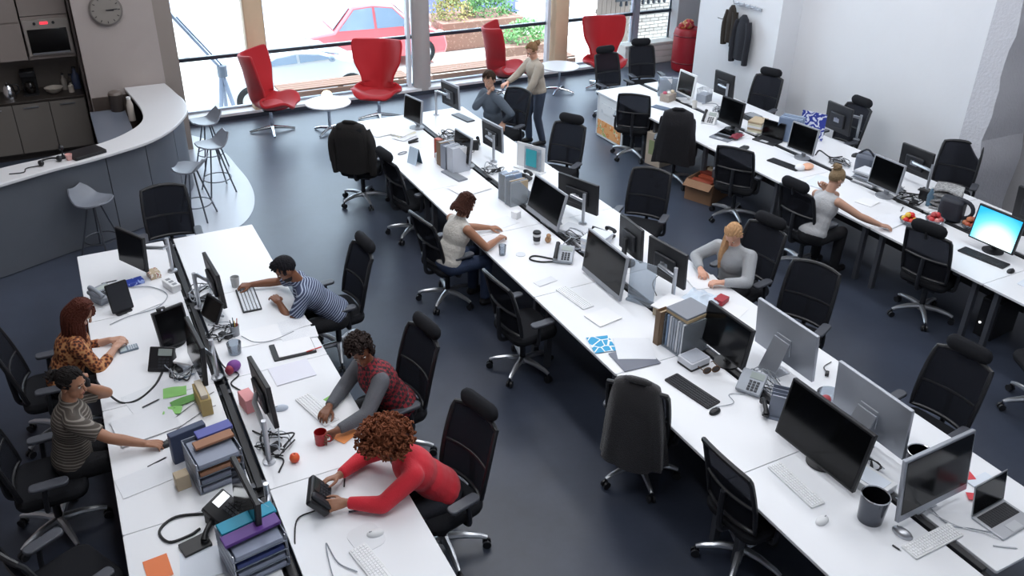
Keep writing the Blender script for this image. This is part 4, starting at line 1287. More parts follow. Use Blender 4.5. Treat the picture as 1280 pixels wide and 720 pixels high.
def clipboard():
    t = thing('clipboard', 'black clipboard with white sheets and red pen', 'clipboard', (1.22, 6.12, DZ), -3)
    MB().prism(rrect(.35, .25, .01), 0, .012).build('board', BLACKP, t, .002)
    MB().prism(rrect(.3, .22, .004), .013, .019).build('sheet', PAPER, t).location = (.02, .01, 0)
clipboard()
def pen(x, y, rz, c, label, z=DZ, L=.145):
    t = thing('pen', label, 'pen', (x, y, z + .006), rz, 'pens on the desks')
    m = mat('pen_' + c[1:], c, .4)
    MB().cyl((-L / 2, 0, 0), (L / 2 - .012, 0, 0), .0055, n=8).build('barrel', m, t)
    MB().cyl((L / 2 - .012, 0, 0), (L / 2, 0, 0), .005, .001, n=8).build('tip', SILVER, t)
pen(.07, 5.86, 22, '#26262b', 'black pen on the printed sheets beside the green notes', DZ + .006)
pen(.37, 6.1, 18, '#1d3f63', 'dark blue pen above the lime green notes')
pen(1.36, 6.72, 10, '#20304e', 'dark blue pen under the striped man\'s forearm')
pen(1.38, 6.02, 8, '#c23a2e', 'red pen on the edge of the black clipboard', DZ + .012)
pen(1.12, 4.1, -14, '#1f2a44', 'dark blue pen beside the red sweater cuff')
pen(1.12, 4.42, 70, '#17171b', 'black pen between the two forearms of the woman in red')
pen(.02, 5.16, 20, '#2b2d33', 'black pen above the white form')
pen(-.03, 7.99, 4, '#2b2d33', 'black pen beside the blue packet at the bar end')
pen(4.0, 2.3, -80, '#24252b', 'stubby black pen in front of the glossy black pot', L=.06)
pen(4.62, 2.0, -35, '#c9ccd2', 'pale pen beside the silver laptop')
pen(8.25, 5.88, 30, '#24252b', 'black pen beside the red fruit packs')

# ------------------------------------------------------------ phones
def desk_phone(x, y, rz, label, m=BLACKP, lcd=None, cradle=True, tilt=32, handset_m=None):
    """buttons face local -y, tilted up"""
    t = thing('desk_phone', label, 'telephone', (x, y, DZ), rz, 'office desk phones')
    M = Matrix.Translation((0, 0, .075)) @ Matrix.Rotation(R(tilt), 4, 'X')
    def tb(cx, cy, cz, sx, sy, sz):
        q = MB().box(cx, cy, cz, sx, sy, sz)
        q.v = [tuple(M @ Vector(v)) for v in q.v]
        return q
    tb(0, 0, 0, .2, .2, .035).build('body', m, t, .008)
    MB().add([(-.085, .09, 0), (.085, .09, 0), (.085, -.07, 0), (-.085, -.07, 0), (-.085, .085, .12), (.085, .085, .12), (.085, -.07, .025), (-.085, -.07, .025)],
             [(3, 2, 1, 0), (4, 5, 6, 7), (0, 1, 5, 4), (1, 2, 6, 5), (2, 3, 7, 6), (3, 0, 4, 7)]).build('foot', m, t, .004)
    tb(.03, .055, .019, .11, .055, .004).build('display', lcd or mat('phone_lcd', '#9fa9a6', .3), t)
    mb = MB()
    for i in range(3):
        for j in range(4):
            k = len(mb.v)
            mb.box(-.005 + i * .03, .0 - j * .024, .02, .022, .016, .008)
            mb.v[k:] = [tuple(M @ Vector(v)) for v in mb.v[k:]]
    tag(mb.build('buttons', mat('phone_buttons', '#33363d', .5), t), kind='stuff')
    if cradle:
        mb = MB()
        pts = [M @ Vector((-.07, .09, .045)), M @ Vector((-.07, .06, .058)), M @ Vector((-.07, -.06, .058)), M @ Vector((-.07, -.09, .045))]
        mb.tube(pts, [.024, .019, .019, .024], 10)
        mb.build('handset', handset_m or m, t)
    return t
desk_phone(.33, 4.42, 40, 'black desk phone with glowing white display on the kitchen side desks', lcd=mat('lit_lcd', '#f4f8fa', .3, emit=.7), cradle=False)
desk_phone(.22, 6.33, -28, 'black desk phone with curled cord running to the woman on the phone', cradle=False, tilt=50)
desk_phone(-.1, 7.66, 30, 'flat grey desk phone beside the auburn hair', mat('grey_phone', '#8a919c', .45), tilt=12)
desk_phone(4.08, 6.5, -40, 'black and silver desk phone beside the wide reflecting screen', mat('silver_phone', '#a4aab3', .35, metal=.3), handset_m=BLACKP)
desk_phone(8.18, 9.25, -58, 'white desk phone with black handset in the wall row', WHITEP, handset_m=BLACKP, tilt=50)
desk_phone(4.3, 3.98, -60, 'desk phone with pale cords under the slanted silver stand', mat('silver_phone', '#a4aab3', .35, metal=.3), cradle=False)
def cord(pts, label, m=CABLE, r=.006, n=6):
    o = MB().tube(smooth_path(pts, n), r, 6).build('cable', m, ang=80)
    return tag(o, label, 'cable', 'cables on the desks')
z = DZ + .009
cord([(.2, 6.24, z), (.12, 6.08, z), (-.02, 5.95, z), (-.14, 5.98, z), (-.24, 6.06, .86), (-.26, 5.98, .98)], 'thick black handset cord of the woman on the phone', r=.009)
cord([(.24, 4.5, z), (.05, 4.56, z), (-.06, 4.48, z), (-.02, 4.36, z), (.1, 4.36, z), (.17, 4.39, z)], 'black looped handset cord of the phone with glowing display', r=.009)
cord([(4.0, 6.55, z), (3.86, 6.7, z), (3.78, 6.66, z), (3.85, 6.56, z), (4.0, 6.5, z)], 'black looped cord beside the takeaway coffee cup', r=.009)
cord([(.1, 5.36, z), (.2, 5.46, z), (.42, 5.6, z), (.5, 5.62, z)], 'thin mouse cable of the woman on the phone', mat('thin_cable', '#5d5f66', .5), .003)
cord([(.2, 5.6, z), (.36, 5.72, z), (.52, 5.8, z)], 'thin grey cable beside the tan envelope box', mat('thin_cable', '#5d5f66', .5), .003)
cord([(.86, 4.22, z), (.74, 4.2, z), (.68, 4.05, z), (.66, 3.95, .70)], 'black cable from the hand held phone to the desk channel', r=.005)
cord([(.94, 3.62, z), (.86, 3.74, z), (.84, 3.92, z), (.8, 3.6, z), (.84, 3.3, z)], 'white keyboard cable at the bottom of the picture', CABLEG, .004)
cord([(.1, 7.8, z), (.3, 7.72, z), (.42, 7.5, z), (.3, 7.3, z), (.05, 7.25, z), (-.1, 7.18, z)], 'thin grey cable looping behind the black tablet stand', CABLEG, .004)
cord([(.88, 6.5, z), (.96, 6.36, z), (1.1, 6.32, z), (1.3, 6.38, z)], 'grey cable along the edge of the white sheet', CABLEG, .003)
cord([(4.5, 2.52, z), (4.46, 2.3, z), (4.56, 2.2, z), (4.66, 2.12, z), (4.7, 2.18, z)], 'white cables in front of the laptop', CABLEG, .004)
cord([(4.42, 2.5, z), (4.5, 2.26, z), (4.6, 2.14, z), (4.64, 2.06, z)], 'second white cable in front of the laptop', mat('white_cable', '#e8eaee', .4), .004)
cord([(3.9, 3.92, z), (4.06, 3.9, z), (4.1, 4.0, z), (4.22, 3.95, z)], 'pale mouse cable between black mouse and desk phone', CABLEG, .003)
cord([(4.5, 5.5, z), (4.52, 5.6, .82), (4.62, 5.62, .9)], 'black cable below the silver arm by the blonde woman', r=.004)
cord([(.62, 6.2, .8), (.66, 6.05, .76), (.74, 5.95, z), (.66, 5.85, z), (.72, 5.7, z)], 'tangle of black cable by the purple pouch', r=.006)
cord([(.68, 5.2, z), (.76, 5.05, z), (.7, 4.9, z), (.8, 4.8, z), (.74, 4.68, z)], 'tangle of black cable under the silver monitor pole', r=.006)
cord([(8.45, 6.1, z), (8.6, 6.0, .8), (8.75, 6.1, z), (8.6, 6.25, z), (8.5, 6.1, .78)], 'tangle of dark cable behind the black square screen', r=.01)
cord([(8.62, 7.6, z), (8.8, 7.7, z), (8.74, 7.45, z), (8.9, 7.4, z)], 'dark cable behind the screen with grey frame in the wall row', r=.008)
cord([(8.65, 10.0, z), (8.75, 9.8, .78), (8.7, 9.6, z), (8.85, 9.5, z)], 'tangle of grey cable behind the white framed monitor', CABLEG, .008)

def handset(x, y, zz, rz, label, m=BLACKP, rx=0):
    t = thing('phone_handset', label, 'telephone', (x, y, zz), 0)
    t.rotation_euler = (R(rx), 0, R(rz))
    MB().tube([(-.09, 0, -.012), (-.06, 0, .012), (.06, 0, .012), (.09, 0, -.012)], [.022, .017, .017, .022], 10).build('grip', m, t)
    for s in (-1, 1):
        MB().cyl((s * .082, 0, -.03), (s * .082, 0, -.008), .026, n=14).build('earpiece', m, t)
t = thing('notebook', 'black pocket notebook lying beside the looped cord', 'notebook', (.12, 4.26, DZ), 12)
MB().prism(rrect(.17, .12, .006), 0, .022).build('cover', BLACKP, t, .002)
MB().box(0, 0, .011, .168, .114, .016).build('pages', PAPER, t)
desk_phone(4.62, 9.78, 150, 'black desk phone between the seated man and the black desk speaker')
desk_phone(4.68, 8.5, 120, 'black desk phone behind the white board with teal leaflet')
desk_phone(4.72, 6.75, 110, 'black desk phone beside the heap of bluish papers')
desk_phone(8.68, 8.75, 100, 'black desk phone behind the heap of cream papers in wall row')
desk_phone(8.78, 5.95, 100, 'black desk phone behind the leaning blue bottle')
handset(.22, 4.33, DZ + .05, 60, 'black handset lying beside the pocket notebook')
handset(4.2, 3.72, DZ + .06, 55, 'black handset leaning on the desk phone under the silver stand')
t = thing('pocket_calculator', 'grey pocket calculator at the fingertips of the woman in leopard blouse', 'calculator', (-.0, 6.72, DZ), 5)
MB().prism(rrect(.15, .085, .008), 0, .014).build('body', mat('calculator_grey', '#6f7d8c', .4), t, .002)
MB().box(-.04, 0, .0145, .05, .065, .002).build('display', mat('pale_lcd', '#b7c6c9', .3), t)
mb = MB()
for i in range(4):
    for j in range(3):
        mb.box(.004 + i * .018, -.024 + j * .024, .016, .013, .017, .004)
tag(mb.build('buttons', mat('calc_keys', '#c9d3dc', .5), t), kind='stuff')
t = thing('tablet_stand', 'black tablet standing on its foot behind the auburn haired woman', 'tablet', (.03, 7.36, DZ), 16)
M = Matrix.Rotation(R(-14), 4, 'X')
q = MB().prism(rrect(.19, .27, .012), -.008, .008); q.v = [tuple(M @ Matrix.Translation((0, 0, .15)) @ Matrix.Rotation(R(90), 4, 'X') @ Vector(v)) for v in q.v]
q.build('body', BLACKP, t, .003)
q = MB().box(0, -.009, .15, .165, .003, .24); q.v = [tuple(M @ Vector(v)) for v in q.v]
q.build('screen', mat('ribbed_dark', '#2b2d33', .35), t)
MB().prism(rrect(.14, .12, .02), 0, .015).build('foot', BLACKP, t, .003).location = (0, .02, 0)
t = thing('held_phone', 'black office phone base held up by the woman in red', 'telephone', (.86, 4.27, .78), 70)
M = Matrix.Rotation(R(48), 4, 'X')
def tbx(cx, cy, cz, sx, sy, sz):
    q = MB().box(cx, cy, cz, sx, sy, sz)
    q.v = [tuple(M @ Vector(v)) for v in q.v]
    return q
tbx(0, 0, .06, .25, .17, .05).build('body', BLACKP, t, .012)
tbx(-.08, 0, .095, .05, .17, .03).build('cradle', DARKP, t, .012)
tbx(.04, .045, .087, .11, .045, .006).build('display', mat('dark_lcd', '#2c3230', .2), t)
mb = MB()
for i in range(4):
    for j in range(4):
        k = len(mb.v)
        mb.box(-.0 + i * .027, .005 - j * .022, .088, .02, .014, .008)
        mb.v[k:] = [tuple(M @ Vector(v)) for v in mb.v[k:]]
tag(mb.build('buttons', mat('phone_buttons', '#33363d', .5), t), kind='stuff')

# ------------------------------------------------------------ cups, fruit, small things
def cup(x, y, label, m, h=.095, r=.04, handle=0, lid=None, name='cup', taper=.8, sleeve=None):
    t = thing(name, label, name.split('_')[-1], (x, y, DZ))
    MB().lathe([(r * taper, 0), (r, h), (r * .92, h), (r * taper * .9, .008), (.001, .008)], 22).build('body', m, t)
    if handle:
        a = R(handle)
        c, s = math.cos(a), math.sin(a)
        MB().tube(smooth_path([(c * r * .9, s * r * .9, h * .8), (c * r * 1.6, s * r * 1.6, h * .75), (c * r * 1.65, s * r * 1.65, h * .35), (c * r * .85, s * r * .85, h * .2)]), .006, 8).build('handle', m, t)
    if lid:
        MB().lathe([(r * 1.04, h), (r * 1.04, h + .008), (r * .9, h + .02), (.001, h + .018)], 22).build('lid', lid, t)
    if sleeve:
        MB().lathe([(r * .885, h * .3), (r * .985, h * .75), (r * .9, h * .75), (r * .82, h * .3)], 22).build('sleeve', sleeve, t)
cup(1.09, 4.86, 'red mug held by the plaid vest man', mat('red_mug', '#a31d24', .25), .1, .046, -40, name='mug', taper=.92)
cup(1.02, 7.4, 'grey paper cup at the fingertips of the striped shirt man', mat('grey_cup', '#b3b5b7', .5), .1, .042)
cup(4.02, 6.95, 'takeaway coffee cup with black lid and dark sleeve', mat('cup_white', '#d4d4d6', .5), .12, .042, lid=BLACKP, sleeve=mat('dark_sleeve', '#26262b', .6))
cup(3.58, 6.88, 'clear plastic cup under the near hand of the white top woman', CLEAR, .11, .04, name='plastic_cup')
cup(4.27, 8.18, 'small white cup between the grey file boxes and cables', WHITEP, .09, .035)
cup(4.02, 9.55, 'small white beaker at the foot of the grey file boxes', WHITEP, .1, .04)
cup(8.42, 9.9, 'pale beaker beside the white framed monitor', mat('pale_beaker', '#d9d6d0', .5), .11, .04)
tag(MB().lathe([(.05, 0), (.05, .006), (.001, .006)], 20).build('coaster', mat('pale_coaster', '#d6d9df', .5), loc=(3.75, 6.8, DZ)), 'pale round coaster beside the clear plastic cup', 'coaster')
def pot(x, y, label):
    t = thing('pen_pot', label, 'pot', (x, y, DZ), 0, 'glossy black pots')
    MB().lathe([(.078, 0), (.09, .2), (.083, .2), (.07, .012), (.001, .012)], 30).build('body', mat('glossy_black', '#5a5d64', .12, metal=.95), t)
    MB().tube([(.087 * math.cos(R(a)), .087 * math.sin(R(a)), .2) for a in range(0, 360, 12)], .005, 6, True).build('rim', CHROME, t)
pot(4.05, 2.56, 'glossy black waste pot in front of the biggest black screen')
pot(4.66, 2.72, 'glossy black waste pot behind the glossy mirroring screen')
def fruit(x, y, r, m, label, cat='fruit', name='tangerine'):
    t = thing(name, label, cat, (x, y, DZ))
    MB().lathe([(.001, .004), (r * .5, .0), (r * .9, r * .45), (r, r * .95), (r * .85, r * 1.5), (r * .4, r * 1.82), (.001, r * 1.76)], 18).build('flesh', m, t)
    MB().cyl((0, 0, r * 1.74), (.004, 0, r * 1.98), .003, n=6).build('stalk', mat('stalk', '#4a3a24', .7), t)
fruit(.87, 4.75, .036, ramp_mat('tangerine_skin', 'noise', [(.3, '#e8703a'), (.6, '#d8452a')], 12, .4, interp='LINEAR'), 'orange red tangerine beside the silver monitor pole')
fruit(.86, 5.5, .033, ramp_mat('apple_skin', 'noise', [(.3, '#f2c07a'), (.6, '#f0a08c')], 10, .4, interp='LINEAR'), 'pale peach half hidden behind the black monitor back', name='peach')
def fruit_pack(x, y, label, cols, seed):
    t = thing('fruit_bowl', label, 'bowl', (x, y, DZ), 0)
    rr = random.Random(seed)
    MB().lathe([(.06, 0), (.1, .04), (.105, .06), (.098, .06), (.055, .008), (.001, .008)], 20).build('bowl', CLEAR, t)
    t2 = []
    for i in range(9):
        a = 2 * math.pi * i / 6
        q = .055 if i < 6 else .025
        zz = .055 if i < 6 else .1
        o = MB().ell((q * math.cos(a), q * math.sin(a), zz), (.033, .033, .031), 10, 8).build('tomato', mat('fruit_' + cols[i % len(cols)][1:], cols[i % len(cols)], .3), t)
    return t
fruit_pack(8.0, 5.58, 'bowl of red and yellow fruit nearest the tank top woman\'s hand', ('#d4262c', '#e0503a', '#e8c04a'), 1)
fruit_pack(8.27, 5.46, 'bowl of red and pink fruit beside the dark bag', ('#c63a40', '#d98a86', '#b8484a'), 2)
fruit_pack(8.52, 5.2, 'bowl of brown red fruit between dark bag and cyan screen', ('#b0563c', '#a84a34', '#c27852'), 3)
t = thing('tote_bag', 'dark navy bag with round handle standing on the wall row', 'bag', (8.52, 5.46, DZ), 15)
MB().prism(rrect(.2, .26, .07, 5), 0, .26).build('body', mat('navy_bag', '#20242f', .6, bump=.2), t, .03)
MB().tube([(0, .14 + .11 * math.cos(R(a)) - .25, .16 + .1 * math.sin(R(a))) for a in range(0, 360, 20)], .022, 10, True).build('handle', mat('navy_bag', '#20242f', .6), t)
t = thing('newspaper_pile', 'crumpled grey newspapers piled against the dark bag', 'newspaper', (8.82, 5.75, DZ), 30)
for i in range(5):
    def fn(u, v, i=i):
        return ((u - .5) * (.42 - .03 * i), (v - .5) * .3, .03 + i * .045 + .03 * math.sin(5 * u + i * 2) * math.cos(4 * v + i))
    MB().sheet(fn, 8, 6, .02).build('newspaper', ramp_mat('newsprint', 'noise', [(.35, '#8a8b8c'), (.5, '#a9aaab'), (.65, '#6f7072')], 30, .8), t)
t = thing('plastic_bottle', 'clear blue bottle leaning among the clutter near the dark bag', 'bottle', (8.62, 5.82, DZ))
MB().lathe([(.035, 0), (.038, .14), (.02, .19), (.014, .22)], 16).build('body', glass_mat('blue_plastic', '#9cc4dd', .8, .05, .35, '#9cc0da'), t)
MB().cyl((0, 0, .22), (0, 0, .24), .016).build('cap', WHITEP, t)
t = thing('gift_pouch', 'purple and pink pouch between the monitor backs', 'pouch', (.72, 6.02, DZ), 20)
MB().ell((0, 0, .05), (.06, .05, .05)).build('pouch', mat('purple_pouch', '#7a3f8f', .6), t)
MB().ell((-.05, -.02, .045), (.035, .035, .04)).build('pouch_flap', mat('wine_pouch', '#8f2f45', .6), t)
t = thing('card_box', 'pink card box beside the silver desk clamp', 'box', (.72, 5.5, DZ), 10)
MB().box(0, 0, .06, .09, .16, .12).build('box', mat('pink_box', '#e39a9c', .6), t, .004)
t = thing('packet', 'bright blue packet below the dark square monitor', 'packet', (.16, 7.86, DZ), 12)
MB().box(0, 0, .02, .2, .1, .04).build('packet', ramp_mat('blue_packet', 'noise', [(.4, '#2b45a8'), (.6, '#9fb4ea')], 18, .4), t, .008)
t = thing('postcard_box', 'small tan printed box beside the blue packet', 'box', (.36, 7.93, DZ), 12)
MB().box(0, 0, .03, .1, .13, .06).build('box', ramp_mat('tan_print', 'noise', [(.4, '#b8a488'), (.52, '#e6e0d6'), (.6, '#a2543c')], 22, .6), t, .003)
t = thing('envelope_box', 'tan envelope box standing beside the navy edge-on monitor', 'box', (.42, 5.66, DZ), 4)
MB().box(0, 0, .07, .08, .26, .14).build('box', mat('tan_card', '#b09a66', .75, var=.08), t, .004)
MB().box(0, 0, .15, .05, .22, .05).build('envelopes', mat('pale_env', '#c9bfae', .7), t, .002)
t = thing('webcam', 'small black webcam on the navy screen with pale reflection', 'webcam', (.3, 6.62, 1.085), 19)
MB().box(0, 0, .012, .07, .03, .025).build('body', BLACKP, t, .006)
MB().cyl((0, -.016, .012), (0, -.022, .012), .009).build('lens', CHROME, t)

# ------------------------------------------------------------ trays, files, boxes
def letter_tray(x, y, rz, label, W, D, tiers, contents, m=None, gap=.075):
    """open front towards local -x"""
    t = thing('letter_tray', label, 'tray', (x, y, DZ), rz, 'stacked letter trays')
    tm = m or mat('smoke_plastic', '#7d8595', .3)
    for k in range(tiers):
        z0 = .01 + k * gap
        b = MB().prism(rrect(W, D, .015), z0, z0 + .005).build('tray', tm, t)
        for s in (-1, 1):
            MB().box(0, s * (D / 2 - .003), z0 + .028, W, .005, .055).build('tray_side', tm, b)
        MB().box(W / 2 - .003, 0, z0 + .028, .005, D, .055).build('tray_back', tm, b)
        if k < len(contents) and contents[k]:
            MB().box(-.01, 0, z0 + .022, W * .92, D * .86, .03).build('papers', mat('folder_' + contents[k][1:], contents[k], .6), t, .003)
    for sx in (-1, 1):
        for sy in (-1, 1):
            MB().cyl((sx * (W / 2 - .012), sy * (D / 2 - .008), 0), (sx * (W / 2 - .012), sy * (D / 2 - .008), .01 + tiers * gap - .02), .006, n=6).build('post', SILVER, t)
letter_tray(.36, 4.86, 98, 'letter trays of blue and brown folders beside the white form', .30, .31, 4, ('#8d93a4', '#6c7284', '#9a6e54', '#9299aa'), gap=.065)
letter_tray(.42, 3.98, 98, 'letter trays with cyan and purple folders at the bottom of the picture', .30, .33, 4, ('#8f96aa', '#7f8799', '#27376e', '#8a92a6'), gap=.065)
t = thing('folder', 'cyan folder lying on top of the lower letter trays', 'folder', (.42, 4.06, DZ + .268), 10)
MB().box(0, 0, .01, .34, .1, .02).build('folder', mat('cyan_folder', '#178fae', .5), t, .004)
t = thing('folder', 'purple folder beside the cyan one on the lower letter trays', 'folder', (.42, 3.95, DZ + .268), 10)
MB().box(0, 0, .012, .34, .09, .024).build('folder', mat('purple_folder', '#5b3585', .5), t, .004)
t = thing('folder', 'brown folder beside the violet one on the upper letter trays', 'folder', (.38, 4.88, DZ + .268), 9)
MB().box(0, 0, .01, .26, .08, .02).build('folder', mat('brown_folder', '#9a6e54', .6), t, .004)
t = thing('folder', 'slate blue ring binder leaning on the upper letter trays', 'folder', (.24, 5.13, DZ), 12)
MB().box(0, 0, .12, .25, .06, .24).build('folder', mat('slate_binder', '#3d4863', .5), t, .006)
t = thing('card_box', 'small cream card box in front of the upper letter trays', 'box', (.14, 4.84, DZ), 8)
MB().box(0, 0, .055, .09, .08, .11).build('box', mat('cream_card', '#c9b79c', .7), t, .004)
t = thing('folder', 'violet folder on top of the upper letter trays', 'folder', (.40, 4.98, DZ + .268), 9)
MB().box(0, 0, .012, .24, .09, .024).build('folder', mat('violet_folder', '#565ba3', .5), t, .004)
def file_box(x, y, rz, label, m, W=.1, D=.27, H=.31, papers=None, group='upright file boxes'):
    t = thing('magazine_file', label, 'file', (x, y, DZ), rz, group)
    w = .004
    mb = MB()
    mb.box(0, 0, w / 2, W, D, w)
    for s in (-1, 1):
        vs = []
        for q in (0, w):
            xx = s * (W / 2 - q)
            vs += [(xx, -D / 2, 0), (xx, D / 2, 0), (xx, D / 2, H), (xx, D * .1, H), (xx, -D / 2, H * .45)]
        mb.add(vs, [(0, 1, 2, 3, 4), (9, 8, 7, 6, 5), (0, 5, 6, 1), (1, 6, 7, 2), (2, 7, 8, 3), (3, 8, 9, 4), (4, 9, 5, 0)])
    mb.box(0, D / 2 - w / 2, H / 2, W, w, H)
    mb.box(0, -D / 2 + w / 2, H * .22, W, w, H * .45)
    mb.build('case', m, t)
    n = 5
    for i in range(n):
        MB().box(-W / 2 + .014 + i * (W - .028) / (n - 1), .01, H * .47 + rng.uniform(-.01, .01), .011, D - .04, H * .92).build('document', papers[i % len(papers)] if papers else PAPER, t)
    return t
FP = [mat('doc_white', '#d9dde4', .7), mat('doc_grey', '#aab1bd', .7), mat('doc_tan', '#b9a68a', .7), mat('doc_blue', '#8ea4c2', .7)]
GB = mat('grey_file', '#8d93a0', .5)
file_box(4.1, 9.42, 98, 'brown backed file box nearest the red bowl', mat('brown_file', '#7d6650', .6), papers=FP)
file_box(4.1, 9.28, 98, 'grey file box between the brown one and the blue grey screen', GB, .12, papers=[FP[0], FP[1]])
file_box(4.12, 9.13, 98, 'white topped file box beside the blue grey screen', mat('white_file', '#c3c8d2', .5), .13, .26, .33, [PAPER, FP[0]])
file_box(4.32, 8.1, 96, 'clear file box above the woman in sleeveless white top, farther one', CLEAR, .14, .27, .33, [FP[3], FP[0], FP[1]])
file_box(4.32, 7.94, 96, 'clear file box of brown papers beside the large black screen', CLEAR, .12, .27, .31, [FP[2], FP[1], FP[0]])
file_box(4.14, 4.86, 96, 'brown file box at the window side of the wire file rack', mat('brown_file', '#7d6650', .6), .06, .27, .33, [FP[2]])
t = thing('file_rack', 'upright clear file rack packed with grey folders on the middle row', 'file rack', (4.2, 4.7, DZ), 4)
MB().box(0, 0, .006, .29, .24, .012).build('base', CLEAR, t)
for s in (-1, 1):
    MB().box(0, s * .118, .16, .29, .004, .32).build('side', CLEAR, t)
MB().box(.143, 0, .16, .004, .24, .32).build('back', CLEAR, t)
for i in range(7):
    MB().box(0, -.095 + i * .031, .165, .26, .02, .30).build('folder', FP[(0, 1, 0, 1, 1, 0, 3)[i]], t)
t = thing('ring_binder', 'grey and tan binders lying on top of the clear file rack', 'binder', (4.22, 4.72, DZ + .325), 8)
MB().prism(rrect(.28, .25, .01), 0, .03).build('cover', mat('tan_binder', '#b59f7d', .6), t, .003)
MB().prism(rrect(.29, .24, .01), .031, .05).build('upper_cover', mat('grey_binder', '#80848d', .5), t, .003)
t = thing('storage_box', 'low white box with black base beside the clear file rack', 'box', (4.12, 4.47, DZ), 6)
MB().prism(rrect(.21, .17, .012), 0, .02).build('base', BLACKP, t, .003)
MB().prism(rrect(.21, .17, .012), .02, .075).build('box', mat('pale_box', '#d3d6de', .5), t, .004)
MB().prism(rrect(.18, .14, .01), .075, .08).build('lid', mat('grey_lid', '#b9bec9', .5), t)
t = thing('tissue_packet', 'crumpled clear plastic packet on the blonde woman\'s desk', 'packet', (4.72, 5.2, DZ), 20)
def fn(u, v):
    return ((u - .5) * .5, (v - .5) * .32, .03 + .05 * noise.noise(Vector((u * 5, v * 5, 3))) + .06 * math.sin(3.14 * u) * math.sin(3.14 * v))
MB().sheet(fn, 18, 14, .01).build('wrapper', mat('blue_white_film', '#cfdcea', .3), t, ang=25)
t = thing('paper_tray', 'tan and grey paper tray beside the silver monitor arm', 'tray', (4.42, 5.2, DZ), 20)
MB().box(0, 0, .05, .24, .2, .1).build('tray', mat('tan_tray', '#a99c86', .6), t, .004)
MB().box(0, 0, .105, .3, .22, .012).build('papers', PAPER, t, .003)
t = thing('paper_stack', 'heap of bluish papers beside the wide reflecting screen', 'paper stack', (4.5, 6.55, DZ), 30)
for i in range(5):
    MB().prism(rrect(.3, .22, .004), .0 + i * .035, .03 + i * .035).build('stack', (PAPERB, PAPER)[i % 2], t).rotation_euler = (0, 0, R((i * 37) % 20 - 10))
t = thing('privacy_screen', 'frosted clear panel standing beside the wide reflecting screen', 'panel', (4.3, 5.48, DZ), -62)
MB().box(0, 0, .22, .26, .01, .4).build('panel', CLEAR, t)
MB().box(0, 0, .01, .26, .09, .02).build('foot', CLEAR, t)
t = thing('leaflet_holder', 'white board with clear holder of a teal leaflet beside the mesh chair', 'leaflet holder', (4.95, 8.78, DZ), -64)
MB().box(0, 0, .17, .42, .01, .32).build('board', WHITEP, t)
MB().box(.05, -.03, .16, .25, .004, .3).build('holder', CLEAR, t)
MB().box(.03, -.035, .17, .16, .004, .22).build('leaflet', mat('teal_leaflet', '#2fa3b0', .5), t)
MB().box(0, -.02, .008, .42, .12, .016).build('foot', WHITEP, t)
t = thing('desk_calendar', 'blue tent calendar beside the clip on the middle row', 'calendar', (3.72, 9.6, DZ), -72)
for s, m in ((-1, mat('calendar_page', '#c3d5e6', .6)), (1, mat('calendar_teal', '#2c4656', .6))):
    q = MB().box(0, 0, .1, .17, .005, .21)
    q.v = [(x_, y_ + s * (.055 - z_ * .25), z_) for x_, y_, z_ in q.v]
    q.build('page', m, t)
t = thing('bulldog_clip', 'dark paper clip ring beside the tent calendar', 'clip', (3.7, 9.98, DZ), 20)
MB().tube([(.07 * math.cos(R(a)), .03 * math.sin(R(a)), .008) for a in range(0, 360, 20)], .007, 6, True).build('ring', mat('grey_ring', '#7d8087', .4), t)
t = thing('stapler', 'dark stapler near the grey framed monitor', 'stapler', (3.98, 10.3, DZ), 10)
MB().box(0, 0, .008, .15, .035, .016).build('base', BLACKP, t, .004)
q = MB().box(0, 0, .035, .15, .032, .022); q.v = [(x_, y_, z_ + x_ * .12) for x_, y_, z_ in q.v]
q.build('arm', DARKP, t, .006)
t = thing('snack_box', 'red brown snack carton beside the brown backed file box', 'box', (4.07, 9.64, DZ), 20)
MB().box(0, 0, .13, .07, .1, .26).build('carton', mat('red_carton', '#a8482f', .5), t, .004)
t = thing('speaker', 'small black desk speaker behind the red brown carton', 'speaker', (4.3, 9.7, DZ), -80)
MB().box(0, 0, .1, .12, .12, .2).build('cabinet', BLACKP, t, .008)
MB().cyl((0, -.061, .12), (0, -.066, .12), .04, n=18).build('cone', DARKP, t)
t = thing('magazine_stack', 'cream papers in front of the grey framed monitor', 'paper stack', (3.98, 10.66, DZ), 14)
for i in range(3):
    MB().prism(rrect(.3, .2, .004), .012 * i, .011 + .012 * i).build('stack', (PAPER, mat('cream_paper', '#e9e6cf', .7))[i % 2], t).rotation_euler = (0, 0, R(i * 14 - 10))
# wall row things
t = thing('display_board', 'blue and white patterned board standing on the wall row', 'board', (9.02, 8.1, DZ), -66)
MB().box(0, 0, .2, .34, .012, .38).build('board', ramp_mat('blue_pattern', 'wave', [(.0, '#2f3f9c'), (.55, '#3c4cae'), (.62, '#e6eaf8')], 3.2, .5, dist=12, rot=(20, 40, 0)), t)
MB().box(0, .04, .01, .3, .1, .02).build('foot', WHITEP, t)
t = thing('desk_divider', 'blue grey translucent folders standing beside the patterned board', 'folder', (8.72, 8.2, DZ), 28)
for k in range(4):
    MB().box(-.09 + k * .06, 0, .17, .035, .3, .33).build('folder', mat('blue_grey_folder%d' % (k % 2), ('#71829c', '#93a5bd')[k % 2], .4), t, .004)
file_box(8.42, 10.62, 60, 'clear file box with white papers at the window end of wall row', CLEAR, .14, .26, .3, [PAPER, FP[1]])
file_box(8.58, 10.5, 60, 'second clear file box beside the white framed monitor', CLEAR, .13, .26, .3, [FP[0], FP[3]])
t = thing('stationery_basket', 'basket of mixed small stationery in front of the clear file boxes', 'basket', (8.28, 10.38, DZ), 20)
MB().box(0, 0, .06, .22, .16, .12).build('basket', mat('stationery_basket', '#a59a90', .7, var=.2, vscale=30), t, .006)
